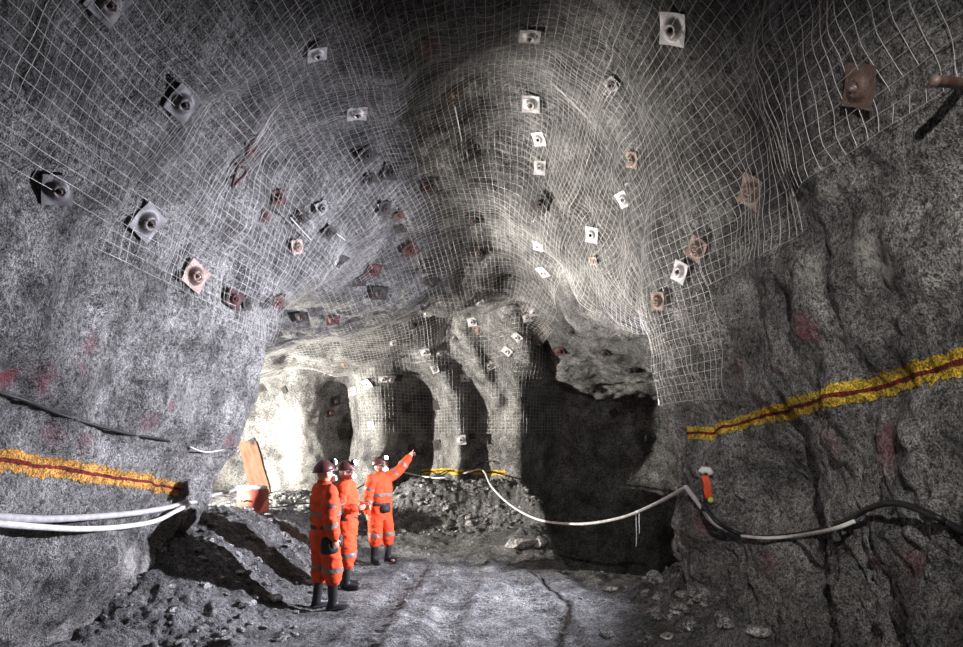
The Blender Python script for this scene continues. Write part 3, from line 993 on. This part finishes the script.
hose('power_cable', [A_(266, 507, 12.6), A_(280, 507, 12.8), A_(296, 504, 12.9), A_(318, 502, 12.9), A_(350, 492, 13.0), A_(372, 480, 13.4), R_(396, 470, .06)], 0.013, M['black_hose'], 'thin dark cable strung from the red box behind the workers', 'cable')
hose('power_cable', [R_(432, 478, .05), R_(450, 470, .06), R_(466, 475, .06), R_(478, 465, .08), R_(490, 461, .08), R_(497, 464, .08)], 0.015, M['black_hose'], 'dark cable looped over the far yellow band', 'cable')
for px, yb, lab in ((636, 547, 'longer thread dangling from the sagging pale hose'), (639, 534, 'shorter thread dangling from the sagging pale hose')):
    d0 = 8.78
    hose('dangling_string', [A_(px, 511, d0), A_(px, 522, d0), A_(px + .4, 534 if yb < 540 else 538, d0), A_(px, yb, d0)], 0.004, M['white_hose'], lab, 'string')
for k, (a, b, lab) in enumerate((((290, 217), (311, 240), 'long pale wire stick poking out of the left roof'), ((337, 234), (345, 240), 'short pale wire stick right of the long one on the left roof'),
                                ((455, 106), (462, 141), 'pale wire end hanging from the roof under the crown'), ((533, 222), (537, 214), 'short pale wire end under the dark hollow by the ridge'),
                                ((625, 185), (631, 180), 'pale wire tail above the bright diamond plate'))):
    hose('wire_tail', [R_(*a, .14), R_((a[0] + b[0]) / 2, (a[1] + b[1]) / 2, .12), R_(*b, .09)], 0.006, M['white_hose'], lab, 'wire', 'loose wire ends on the roof')
hose('hooked_bar', [R_(262, 138, .05), R_(256, 139, .07), R_(250, 144, .07), R_(247, 153, .07), R_(243, 161, .07), R_(238, 165, .07), R_(235, 175, .07), R_(232, 187, .08), R_(238, 181, .09), R_(245, 174, .09), R_(246, 169, .09), R_(241, 167, .08)],
     0.013, M['red_plate'], 'rusty bar bent into a hook on the left roof', 'bar')
p0 = Vector(on_rock(962, 83, .04))
hose('rusty_bar', [A_(985, 86, p0.y + .12), A_(965, 84, p0.y + .02), A_(948, 82, p0.y - .06), A_(934, 81, p0.y - .12)], 0.024, M['rust_plate'], 'stub of a rusty bar sticking out at the right edge of the picture', 'bar')

# strap with a white cap hooked at the pillar edge
tp = Vector(at(703, 476, hit(705, 485)[0].y - .16))
st = empty('plastic_strap', tp)
tag(st, 'orange-red strap with a white cap hung on the edge of the right pillar', 'strap')
g = Geo()
S = spline([(0.015, 0, 0.0), (0.03, -.03, -.07), (0.035, -.02, -.14), (0.055, -.01, -.2)], .02)
for dx in np.linspace(-.022, .022, 4):
    g.add(*tube_geo(S + np.array([dx, 0, 0]), 0.014, 6))
g.build('strap', M['red_strap'], st)
g = Geo()
g.add(*tube_geo([(-.02, 0, .03), (0, 0, .06), (.05, -.01, .055), (.07, -.01, .02)], .032, 10))
g.build('cap', M['white'], st)
g = Geo()
g.add(*lathe([(.01, -.02), (.026, -.01), (.026, .02), (.012, .03)], 10))
o = g.build('clip', M['green'], st)
o.location = (.062, -.025, -.225)


# ------------------------------------------------------------------ stones
import bmesh
bm = bmesh.new()
bmesh.ops.create_icosphere(bm, subdivisions=2, radius=1)
ICO_V = np.array([v.co[:] for v in bm.verts])
ICO_F = [[v.index for v in f.verts] for f in bm.faces]
bm.free()


def stone_geo(r, seed, flat=0.7):
    g_ = np.random.default_rng(seed)
    V = ICO_V.copy()
    for _ in range(9):
        n = g_.normal(size=3)
        n /= np.linalg.norm(n)
        c = g_.uniform(0.45, 0.85)
        ex = V @ n - c
        V -= np.clip(ex, 0, None)[:, None] * n
    V *= 1 + 0.12 * perlin(V * 2.2 + seed, 3)[:, None]
    V *= np.array([g_.uniform(.8, 1.4), g_.uniform(.7, 1.1), flat * g_.uniform(.7, 1.1)]) * r
    a = g_.uniform(0, 6.28)
    R = np.array([[math.cos(a), -math.sin(a), 0], [math.sin(a), math.cos(a), 0], [0, 0, 1]])
    return V @ R.T


def rubble(label, n, fx, rmin, rmax, mat, seed):
    g_ = np.random.default_rng(seed)
    G = Geo()
    xy = np.array([fx(g_) for k in range(n)])
    zs_ = ground_h(xy[:, 0], xy[:, 1])
    rs_ = rmin + (rmax - rmin) * g_.random(n) ** 3.2
    for k in range(n):
        G.add(stone_geo(rs_[k], seed * 1000 + k) + np.array([xy[k, 0], xy[k, 1], zs_[k] + rs_[k] * 0.2]), ICO_F)
    return tag(G.build('loose_rubble', mat, None, False), label, 'rubble', None, 'stuff')


def clear_of_people(x, y):
    for cx_, cy_ in ((-2.0, 8.25), (-1.95, 9.25), (-1.72, 10.9)):
        if math.hypot(x - cx_, y - cy_) < .5:
            return x + 1.1, y
    return x, y


rubble('broken rock lying on the slope at the foot of the left pillar', 420, lambda g_: (g_.uniform(-4.0, -2.0) - abs(g_.normal()) * .2, g_.uniform(6.6, 11.5)), .012, .085, M['stone'], 3)
rubble('broken rock heaped at the foot of the right pillar', 380, lambda g_: (2.55 + g_.normal() * .38, 7.0 + g_.normal() * .8), .012, .11, M['stone'], 4)
rubble('dark broken rock on the muck bank behind the workers', 800, lambda g_: (g_.uniform(-5, 1.5), g_.uniform(13.2, 14.5)), .015, .11, M['stone'], 5)
rubble('small stones scattered over the muddy floor', 420, lambda g_: clear_of_people(g_.uniform(-2.4, 2.4), g_.uniform(6.0, 12.6)), .006, .035, M['stone'], 6)


def rock(px, py, size, mat, label, seed, flat=0.6):
    h = hit(px, py, (2,)) or hit(px, py + 8, (2,))
    r = size * h[0].y / F / 2
    o = mesh_obj('rock', stone_geo(r, seed, flat), ICO_F, mat, None, False)
    o.location = h[0] + Vector((0, 0, r * flat * 0.35))
    tag(o, label, 'rock', 'single rocks lying on the floor')


rock(276, 599, 16, M['pale_stone'], 'pale flat rock on the slope left of the front worker', 101, .5)
rock(222, 578, 10, M['stone'], 'grey rock among rubble left of the pale flat rock', 102)
rock(285, 638, 14, M['stone'], 'dark rock with a pale edge at the bottom of the picture below the workers', 103, .5)
rock(612, 590, 16, M['stone'], 'dark rock lying alone on the floor in front of the side drift', 104)
rock(676, 612, 14, M['pale_stone'], 'pale rock at the left end of the right-hand heap', 105, .5)
rock(690, 628, 24, M['stone'], 'angular grey rock on the right-hand heap', 106, .8)
rock(668, 637, 16, M['pale_stone'], 'pale slab tipped at the bottom of the right-hand heap', 107, .4)
rock(722, 622, 20, M['stone'], 'grey rock at the foot of the right pillar', 108, .7)
rock(540, 545, 22, M['stone'], 'rounded boulder at the nose of the muck bank', 109, .7)
rock(521, 546, 30, M['stone'], 'low smooth boulder left of the boulder at the nose of the bank', 110, .55)
rock(255, 598, 13, M['stone'], 'grey rock left of the pale flat rock near the shadow', 111)
rock(240, 573, 12, M['stone'], 'grey rock uphill from the pale flat rock', 112)

# ------------------------------------------------------------------ red box and sheet behind the left pillar
bx, by = at(253, 520, 12.4).x, 12.4
bz = gz(bx, by)


def box_geo(lo, hi, bev=0.01):
    bm_ = bmesh.new()
    bmesh.ops.create_cube(bm_, size=1)
    lo, hi = Vector(lo), Vector(hi)
    for v in bm_.verts:
        v.co = Vector([lo[i] + (v.co[i] + .5) * (hi[i] - lo[i]) for i in range(3)])
    if bev:
        bmesh.ops.bevel(bm_, geom=bm_.edges[:], offset=bev, segments=2, affect='EDGES')
    V = np.array([v.co[:] for v in bm_.verts])
    bm_.verts.index_update()
    Fc = [[v.index for v in f.verts] for f in bm_.faces]
    bm_.free()
    return V, Fc


rb_ = empty('equipment_box', (bx, by, bz))
rb_.rotation_euler.z = -0.35
tag(rb_, 'worn red steel box with a white top standing behind the left pillar', 'box')
g = Geo(); g.add(*box_geo((-.24, -.18, 0.08), (.24, .18, .52), .015)); g.build('body', M['red_box'], rb_)
g = Geo(); g.add(*box_geo((-.25, -.19, .52), (.22, .17, .585), .015)); g.build('lid', M['white'], rb_)
g = Geo(); g.add(*box_geo((-.2, -.22, -0.15), (-.12, .18, .09), .008)); g.build('foot', M['black'], rb_)
g = Geo(); g.add(*box_geo((.12, -.22, -0.15), (.2, .18, .09), .008)); g.build('foot', M['black'], rb_)
g = Geo(); g.add(*tube_geo(spline([(-.1, -.2, .3), (-.05, -.24, .34), (.05, -.24, .34), (.1, -.2, .3)], .02), .012, 8)); g.build('handle', M['black'], rb_)

zs = np.linspace(0, 1, 40)
us = np.linspace(0, 1, 24)
rows = []
for f in zs:
    z_ = 0.3 + 1.75 * f
    xr = at(263 - 19 * f ** 1.4, 480, 14.6).x
    row = []
    for u in us:
        x_ = xr - 0.5 * (1 - u)
        h = cast(Vector((x_, 11.5, z_)), Vector((0, 1, 0)), (1,))
        row.append((x_, h[0].y - 0.06 - 0.025 * math.sin(u * 12 + f), z_))
    rows.append(row)
f1 = np.array(rows).reshape(-1, 3)
f2 = f1 + np.array([0, .02, 0])
Fs = grid_faces(40, 24, False).tolist() + [[i + 960 for i in f] for f in grid_faces(40, 24, True).tolist()]
o = mesh_obj('hanging_sheet', np.concatenate([f1, f2]), Fs, M['tarp'])
tag(o, 'orange-brown sheet rising behind the red box at the left of the lit chamber', 'sheet')


# ------------------------------------------------------------------ people
def ellipsoid(c, r, R=None, n=16):
    V = [(0, 0, 1)]
    for i in range(1, n):
        for j in range(n):
            a, b = math.pi * i / n, 2 * math.pi * j / n
            V.append((math.sin(a) * math.cos(b), math.sin(a) * math.sin(b), math.cos(a)))
    V.append((0, 0, -1))
    Fc = [[0, 1 + j, 1 + (j + 1) % n] for j in range(n)]
    for i in range(n - 2):
        for j in range(n):
            a, b = 1 + i * n + j, 1 + i * n + (j + 1) % n
            Fc.append([a, a + n, b + n, b])
    L = len(V) - 1
    for j in range(n):
        Fc.append([1 + (n - 2) * n + j, L, 1 + (n - 2) * n + (j + 1) % n])
    V = np.array(V) * np.array(r)
    if R is not None:
        V = V @ np.array(R).T
    return V + np.array(c), Fc


def limb(G, pts, rad):
    """chain of rounded, tapering segments"""
    for (a, b), (ra, rb2) in zip(zip(pts, pts[1:]), zip(rad, rad[1:])):
        a, b = np.array(a, float), np.array(b, float)
        t = np.linspace(0, 1, 7)[:, None]
        G.add(*tube_geo(a + (b - a) * t, ra + (rb2 - ra) * t[:, 0], 14))
        G.add(*ellipsoid(a, (ra,) * 3, n=10))
        G.add(*ellipsoid(b, (rb2,) * 3, n=10))


def loft(G, rings, sides=24):
    V, n = [], len(rings)
    for (c, rx, ry) in rings:
        for k in range(sides):
            a = 2 * math.pi * k / sides
            ca, sa = math.cos(a), math.sin(a)
            V.append((c[0] + rx * math.copysign(abs(ca) ** .85, ca), c[1] + ry * math.copysign(abs(sa) ** .85, sa), c[2]))
    Fc = []
    for i in range(n - 1):
        for k in range(sides):
            a, b = i * sides + k, i * sides + (k + 1) % sides
            Fc.append([a, b, b + sides, a + sides])
    Fc += [list(range(sides))[::-1], list(range((n - 1) * sides, n * sides))]
    G.add(np.array(V), Fc)


def fuse(G, name, mat, parent, voxel, smooth=6):
    """one continuous skin around overlapping volumes"""
    o = G.build(name + '_src', mat)
    md = o.modifiers.new('r', 'REMESH')
    md.mode = 'VOXEL'
    md.voxel_size = voxel
    md.use_smooth_shade = True
    ms = o.modifiers.new('s', 'SMOOTH')
    ms.factor = 0.5
    ms.iterations = smooth
    dg = bpy.context.evaluated_depsgraph_get()
    me = bpy.data.meshes.new_from_object(o.evaluated_get(dg))
    me.name = name
    old = o.data
    bpy.data.objects.remove(o)
    bpy.data.meshes.remove(old)
    if not me.materials:
        me.materials.append(mat)
    me.polygons.foreach_set('use_smooth', np.full(len(me.polygons), True))
    return link(bpy.data.objects.new(name, me), parent)


def hand(G, wrist, d, palm_n, side):
    """palm, four unequal bent fingers and a thumb from the palm's side; d = pointing direction"""
    w, d, pn = np.array(wrist, float), np.array(d, float), np.array(palm_n, float)
    d /= np.linalg.norm(d)
    pn -= d * np.dot(pn, d)
    pn /= np.linalg.norm(pn)
    s = np.cross(pn, d) * side
    R = np.stack([d, s, pn], 1)
    G.add(*ellipsoid(w + d * .05, (.055, .042, .018), R, 12))
    limb(G, [w - d * .04, w + d * .02], [.028, .026])
    return w, d, s, pn


def fingers(G, frame, curl):
    w, d, s, pn = frame
    for k, (o_, L) in enumerate(((.033, .072), (.011, .08), (-.012, .075), (-.034, .058))):
        c = curl[k] if isinstance(curl, (list, tuple)) else curl
        p = w + d * .085 + s * o_
        pts, a = [p - d * .03, p], 0
        for seg in (.45, .3, .25):
            a += c
            p = p + (d * math.cos(a) + pn * math.sin(a)) * L * seg
            pts.append(p)
        limb(G, pts, [.0095, .0095, .009, .0085, .0075])
    p = w + d * .03 + s * .034
    t1 = p + (d * .6 + s * .7 + pn * .25) / 1 * .036
    t2 = t1 + (d * .9 + s * .15 + pn * .35) * .03
    limb(G, [w + d * .025 + s * .01, p, t1, t2], [.013, .012, .011, .009])


def rot_z(a):
    return np.array([[math.cos(a), -math.sin(a), 0], [math.sin(a), math.cos(a), 0], [0, 0, 1]])


def make_person(px, py_feet, yaw, label, pose, scale=1.0):
    h = hit(px, py_feet, (2,))
    loc = h[0]
    root = empty('person', (loc.x, loc.y, gz(loc.x, loc.y) + 0.005))
    root.rotation_euler.z = yaw
    root.scale = (scale,) * 3
    tag(root, label, 'person', 'three workers in orange coveralls')
    Rw = rot_z(-yaw)
    W = lambda v: Rw @ np.array(v, float)          # a direction in the tunnel, turned into the figure's own axes
    sh = {1: np.array((0, .185, 1.425)), -1: np.array((0, -.185, 1.425))}
    arms = {}
    for side in (1, -1):
        e, w_ = pose['arm'][side]
        arms[side] = (sh[side], sh[side] + W(e) if pose.get('world') else sh[side] + np.array(e), None)
        el = arms[side][1]
        wr = el + (W(w_) if pose.get('world') else np.array(w_))
        arms[side] = (sh[side], el, wr)
    legs = {}
    for side in (1, -1):
        fx, fy = pose['foot'][side]
        hip = np.array((-.01, .095 * side, .9))
        ank = np.array((fx, fy, .09))
        knee = (hip + ank) / 2 + np.array((.03, .01 * side, .02))
        legs[side] = (hip, knee, ank)
    Hm = rot_z(pose['head'][0]) @ np.array([[math.cos(pose['head'][1]), 0, -math.sin(pose['head'][1])], [0, 1, 0], [math.sin(pose['head'][1]), 0, math.cos(pose['head'][1])]])
    nk = np.array((-.005, 0, 1.53))
    HD = lambda V: (np.asarray(V, float) - nk) @ Hm.T + nk

    # body: one continuous skin from head to feet
    G = Geo()

    def addh(V, Fc):
        G.add(HD(V), Fc)
    addh(*ellipsoid((.012, 0, 1.648), (.098, .076, .112)))
    addh(*ellipsoid((.045, 0, 1.578), (.055, .052, .05)))
    addh(*ellipsoid((.1, 0, 1.602), (.02, .028, .012)))
    addh(*ellipsoid((.088, 0, 1.672), (.022, .056, .014)))
    addh(*ellipsoid((.113, 0, 1.628), (.02, .015, .026)))
    for s_ in (1, -1):
        addh(*ellipsoid((0, .078 * s_, 1.635), (.024, .011, .034)))
        addh(*ellipsoid((.075, .042 * s_, 1.622), (.024, .022, .02)))
    limb(G, [(-.01, 0, 1.42), (0, 0, 1.58)], [.062, .056])
    loft(G, [((0, 0, .82), .1, .15), ((0, 0, .95), .105, .155), ((0, 0, 1.1), .095, .14), ((0, 0, 1.3), .11, .165), ((-.01, 0, 1.42), .085, .15), ((-.01, 0, 1.47), .06, .08)])
    for s_ in (1, -1):
        a, e, w_ = arms[s_]
        limb(G, [(0, .1 * s_, 1.41), a, (a + e) / 2, e, w_], [.06, .055, .047, .039, .028])
        fr = hand(G, w_, w_ - e, pose['palm'][s_] if not pose.get('world') else W(pose['palm'][s_]), s_)
        fingers(G, fr, pose['curl'][s_])
        hp, kn, an = legs[s_]
        limb(G, [hp, (hp + kn) / 2, kn, (kn * .45 + an * .55), an], [.085, .078, .055, .052, .036])
        limb(G, [an + np.array((-.03, 0, -.04)), an + np.array((.13, .01 * s_, -.055))], [.034, .03])
    body = fuse(G, 'body', M['skin'], root, .0075, 4)
    for s_ in (1, -1):
        g_ = Geo()
        g_.add(HD(ellipsoid((.094, .033 * s_, 1.643), (.011, .013, .011), n=10)[0]), ellipsoid((0, 0, 0), (1, 1, 1), n=10)[1])
        g_.build('eye', M['white'], root)

    # coverall
    G = Geo()
    loft(G, [((0, 0, .74), .14, .185), ((-.005, 0, .86), .16, .205), ((0, 0, .98), .148, .19), ((.005, 0, 1.05), .15, .192), ((.005, 0, 1.2), .16, .205), ((0, 0, 1.34), .145, .21), ((-.01, 0, 1.44), .1, .175), ((-.01, 0, 1.485), .08, .095), ((-.008, 0, 1.525), .068, .072)])
    for s_ in (1, -1):
        a, e, w_ = arms[s_]
        limb(G, [(0, .12 * s_, 1.415), a, (a + e) / 2, e, (e + w_) / 2, w_ - (w_ - e) * .04], [.092, .088, .082, .075, .068, .052])
        hp, kn, an = legs[s_]
        lo = kn * .82 + an * .18
        cuff = kn * .66 + an * .34
        limb(G, [hp, (hp + kn) / 2, kn, lo, cuff], [.118, .115, .106, .11, .09])
    cov = fuse(G, 'coverall', M['orange'], root, .012, 5)
    me = cov.data
    V = np.zeros(len(me.vertices) * 3)
    me.vertices.foreach_get('co', V)
    V = V.reshape(-1, 3)
    Nn = np.zeros_like(V).ravel()
    me.vertices.foreach_get('normal', Nn)
    Nn = Nn.reshape(-1, 3)
    k = pose['seed']
    fold = ridged(V * np.array([5, 5, 9.0]) + k, 2, k) * .032 + ridged(V * np.array([11, 11, 14]) + k, 2, k + 3) * .014
    V2 = V + Nn * fold[:, None]
    me.vertices.foreach_set('co', V2.ravel())
    me.update()
    # reflective bands: pieces of cloth lying on the coverall
    bands = [((0, 0, 1.17), (0, 0, 1), .026, .24)]
    for s_ in (1, -1):
        a, e, w_ = arms[s_]
        for (p, q, f) in ((a, e, .55), (e, w_, .35)):
            ax = (q - p) / np.linalg.norm(q - p)
            bands.append((p + (q - p) * f, ax, .024, .095))
        hp, kn, an = legs[s_]
        ax = (an - kn) / np.linalg.norm(an - kn)
        bands.append((kn + ax * .02, ax, .028, .13))
    fc = [tuple(p.vertices) for p in me.polygons]
    cen = np.array([V2[list(f)].mean(0) for f in fc])
    arm_d = np.full(len(cen), 9.0)
    for s_ in (1, -1):
        a, e, w_ = arms[s_]
        for p, q in ((a, e), (e, w_)):
            t = np.clip(((cen - p) @ (q - p)) / np.dot(q - p, q - p), 0.25 if p is a else 0, 1)[:, None]
            arm_d = np.minimum(arm_d, np.linalg.norm(cen - (p + (q - p) * t), axis=1))
    for bi, (c, ax, hw, rad) in enumerate(bands):
        rel = cen - np.array(c)
        al = rel @ np.array(ax)
        rd = np.linalg.norm(rel - al[:, None] * np.array(ax), axis=1)
        m_ = (np.abs(al) < hw) & (rd < rad)
        if bi == 0:
            m_ &= arm_d > .085
        sel = np.nonzero(m_)[0]
        if len(sel) < 4:
            continue
        used = sorted({v for i in sel for v in fc[i]})
        mp = {v: i for i, v in enumerate(used)}
        nv = len(used)
        up = V2[used] + Nn[used] * .006
        dn = V2[used] - Nn[used] * .002
        Fb = [[mp[v] for v in fc[i]] for i in sel]
        Fb2 = [[mp[v] + nv for v in fc[i]][::-1] for i in sel]
        mesh_obj('reflective_band', np.concatenate([up, dn]), Fb + Fb2, M['band'], cov)
    # belt
    g_ = Geo()
    th = np.linspace(0, 2 * math.pi, 40)
    ring = np.stack([.162 * np.cos(th), .204 * np.sin(th), 0 * th + 1.005], -1)
    for dz in (-.015, 0, .015):
        g_.add(*tube_geo(ring + np.array([0, 0, dz]), .011, 6, False))
    belt = g_.build('belt', M['black'], root)
    for (c, sz, ang, nm) in pose['pouch']:
        V_, F_ = box_geo((-sz[0] / 2, -sz[1] / 2, -sz[2] / 2), (sz[0] / 2, sz[1] / 2, sz[2] / 2), .02)
        V_ = V_ @ rot_z(ang).T + np.array(c)
        g_ = Geo(); g_.add(V_, F_); g_.build(nm, M['black'], root)
    # boots
    for s_ in (1, -1):
        hp, kn, an = legs[s_]
        top = kn * .66 + an * .34
        fa = pose['foot_yaw'][s_]
        fd = np.array((math.cos(fa), math.sin(fa), 0))
        G = Geo()
        limb(G, [top + (top - an) * .35, top, an + np.array((0, 0, .02)), an + np.array((-.01, 0, -.02))], [.07, .068, .056, .056])
        limb(G, [an + np.array((0, 0, -.035)), an + fd * .1 + np.array((0, 0, -.045)), an + fd * .17 + np.array((0, 0, -.05))], [.05, .046, .04])
        limb(G, [an - fd * .035 + np.array((0, 0, -.045)), an + np.array((0, 0, -.045))], [.042, .045])
        bt = fuse(G, 'boot', M['boot'], root, .012, 3)
        g_ = Geo()
        sole = []
        for t in np.linspace(-1, 1, 13):
            sole.append(an + fd * (.065 + t * .145) + np.array((0, 0, -.083)))
        pf = [(.042 + .008 * math.sin(t * 2.6)) * math.sqrt(max(0.0, 1 - abs(t) ** 4)) + .004 for t in np.linspace(-1, 1, 13)]
        sd_ = np.array((-fd[1], fd[0], 0))
        Vt = [p + sd_ * w_ for p, w_ in zip(sole, pf)] + [p - sd_ * w_ for p, w_ in zip(sole, pf)][::-1]
        n_ = len(Vt)
        Vt = np.array(Vt)
        Fb = [list(range(n_)), [i + n_ for i in range(n_)][::-1]] + [[i, (i + 1) % n_, (i + 1) % n_ + n_, i + n_] for i in range(n_)]
        mesh_obj('sole', np.concatenate([Vt, Vt + np.array((0, 0, .03))]), Fb, M['black'], bt, False)
    # helmet with brim and lamp
    Vh, Fh = [], []
    nu_, nv_ = 28, 10
    for i in range(nv_ + 1):
        a = math.pi / 2 * i / nv_
        for j in range(nu_):
            b_2 = 2 * math.pi * j / nu_
            r_ = math.cos(a)
            rg = 1 + .05 * math.exp(-(math.sin(b_2) * r_ * 4) ** 2)
            Vh.append((.128 * r_ * math.cos(b_2), .108 * r_ * math.sin(b_2), .115 * math.sin(a) * rg))
    for j in range(nu_):
        b_2 = 2 * math.pi * j / nu_
        ext = 1.2 + .18 * max(0, math.cos(b_2))
        Vh.append((.128 * ext * math.cos(b_2), .108 * ext * math.sin(b_2), -.018))
    for j in range(nu_):
        b_2 = 2 * math.pi * j / nu_
        Vh.append((.12 * math.cos(b_2), .1 * math.sin(b_2), -.012))
    for i in range(nv_):
        for j in range(nu_):
            a, b2 = i * nu_ + j, i * nu_ + (j + 1) % nu_
            Fh.append([a, b2, b2 + nu_, a + nu_])
    o1, o2 = (nv_ + 1) * nu_, (nv_ + 2) * nu_
    for j in range(nu_):
        k2 = (j + 1) % nu_
        Fh.append([j, j + o1, k2 + o1, k2])
        Fh.append([j + o1, j + o2, k2 + o2, k2 + o1])
    Vh = HD(np.array(Vh) + np.array((.005, 0, 1.69)))
    hel = mesh_obj('helmet', Vh, Fh, M['helmet'], root)
    V_, F_ = lathe([(.034, -.04), (.044, -.03), (.044, .005), (.036, .01)], 18)
    Ry = np.array([[0, 0, 1], [0, 1, 0], [-1, 0, 0]], float)
    la = mesh_obj('cap_lamp', HD(V_ @ Ry.T + np.array((.145, 0, 1.765))), F_, M['black'], hel)
    V_, F_ = lathe([(.036, .006), (.036, .016), (.031, .028), (.02, .037), (.008, .04)], 18)
    mesh_obj('lamp_lens', HD(V_ @ Ry.T + np.array((.145, 0, 1.765))), F_, M['glow'], hel)
    # dark glasses and pale breathing mask
    g_ = Geo()
    for s_ in (1, -1):
        g_.add(HD(ellipsoid((.106, .033 * s_, 1.643), (.012, .034, .026))[0]), ellipsoid((0, 0, 0), (1, 1, 1))[1])
        g_.add(*(lambda t: (HD(t[0]), t[1]))(tube_geo([(.095, .062 * s_, 1.645), (.03, .083 * s_, 1.648), (-.01, .084 * s_, 1.64)], .005, 6)))
    g_.build('safety_glasses', M['goggle'], root)
    g_ = Geo()
    g_.add(HD(ellipsoid((.105, 0, 1.578), (.042, .047, .05))[0]), ellipsoid((0, 0, 0), (1, 1, 1))[1])
    msk = g_.build('breathing_mask', M['mask'], root)
    g_ = Geo()
    for s_ in (1, -1):
        V_, F_ = lathe([(.02, -.012), (.034, -.01), (.034, .012), (.026, .016)], 16)
        Rm = np.array([[math.cos(.9 * s_), -math.sin(.9 * s_), 0], [math.sin(.9 * s_), math.cos(.9 * s_), 0], [0, 0, 1]]) @ Ry
        mesh_obj('filter', HD(V_ @ Rm.T + np.array((.118, .048 * s_, 1.57))), F_, M['mask'], msk)
    # collar
    g_ = Geo()
    ring = np.stack([.075 * np.cos(th) - .008, .078 * np.sin(th), 1.515 + .012 * np.cos(th + math.pi)], -1)
    for dz, rr in ((0, 1.05), (.018, 1.0), (.034, .95)):
        R2 = ring.copy(); R2[:, :2] *= rr; R2[:, 2] += dz
        g_.add(*tube_geo(R2, .012, 6, False))
    g_.build('collar', M['orange'], cov)
    return root


R0 = math.radians
make_person(325, 609, R0(34), 'front worker in orange coverall standing sideways with a dark pouch at the hip',
            {'arm': {1: ((.05, .05, -.29), (.1, -.02, -.24)), -1: ((-.05, -.07, -.29), (.07, .0, -.255))},
             'palm': {1: (0, -1, 0), -1: (0, 1, 0)}, 'curl': {1: .5, -1: .5},
             'foot': {1: (-.06, .12), -1: (.06, -.1)}, 'foot_yaw': {1: .1, -1: -.1}, 'head': (R0(10), R0(6)), 'seed': 11,
             'pouch': [((-.02, -.2, .8), (.2, .1, .2), .1, 'hip_pouch'), ((.1, -.16, .84), (.1, .1, .16), .6, 'battery_pack')]}, 1.05)
make_person(346, 588, R0(-4), 'middle worker in orange coverall with a forearm held at the waist, brightest helmet lamp',
            {'arm': {1: ((.02, .06, -.29), (.22, -.1, .0)), -1: ((-.06, -.06, -.29), (.24, .03, .02))},
             'palm': {1: (0, -1, 0), -1: (0, 1, 0.2)}, 'curl': {1: .6, -1: .35},
             'foot': {1: (-.04, .11), -1: (.03, -.1)}, 'foot_yaw': {1: .15, -1: -.05}, 'head': (R0(0), R0(6)), 'seed': 23,
             'pouch': [((-.1, -.15, .93), (.1, .1, .16), -.6, 'battery_pack')]}, 1.02)
make_person(380, 563, R0(-38), 'rear worker in orange coverall pointing up to the right with a raised arm',
            {'world': True,
             'arm': {1: ((.19, .12, .15), (.15, .1, .2)), -1: ((-.06, -.04, -.29), (-.0, -.06, -.255))},
             'palm': {1: (0.2, -.6, -.5), -1: (1, 0, 0)}, 'curl': {1: [.05, .5, .7, .8], -1: .45},
             'foot': {1: (.06, .13), -1: (-.02, -.12)}, 'foot_yaw': {1: .3, -1: -.25}, 'head': (R0(20), R0(10)), 'seed': 37,
             'pouch': [((.15, -.02, .93), (.1, .19, .13), 0, 'belt_pouch')]}, 1.0)

# ------------------------------------------------------------------ lights
def spot(name, loc, target, power, color, size=60, blend=0.6, radius=0.08):
    l = bpy.data.lights.new(name, 'SPOT')
    l.energy, l.color = power, color
    l.spot_size, l.spot_blend, l.shadow_soft_size = math.radians(size), blend, radius
    o = link(bpy.data.objects.new(name, l))
    o.location = loc
    o.rotation_euler = (Vector(target) - Vector(loc)).to_track_quat('-Z', 'Y').to_euler()
    return o


spot('work_light_in_side_drift', (3.6, 9.3, 2.75), (-3.0, 8.0, 1.55), 7200, (0.88, 0.88, 1.0), 98, 1.0, 0.05)
spot('floodlight_in_lit_chamber', (-7.2, 11.0, 1.9), (-1.2, 15.0, 3.3), 7000, (1.0, 0.95, 0.86), 110, 0.5, 0.06)
spot('work_light_behind_left_pillar', (-4.9, 10.2, 1.5), (1.3, 8.3, 4.6), 5800, (1.0, 0.95, 0.87), 47, 0.9, 0.06)
spot('hand_lamp_above_camera', (0.3, -0.3, 4.0), (2.2, 7.0, 1.7), 950, (1.0, 0.95, 0.9), 58, 1.0, 0.06)

w = bpy.data.worlds.new('underground')
scene.world = w
w.use_nodes = True
w.node_tree.nodes['Background'].inputs[0].default_value = (0.5, 0.52, 0.6, 1)
w.node_tree.nodes['Background'].inputs[1].default_value = 0.02
scene.view_settings.view_transform = 'Standard'
scene.view_settings.look = 'None'
scene.view_settings.gamma = 1
scene.view_settings.use_curve_mapping = False
scene.view_settings.exposure = 0.0
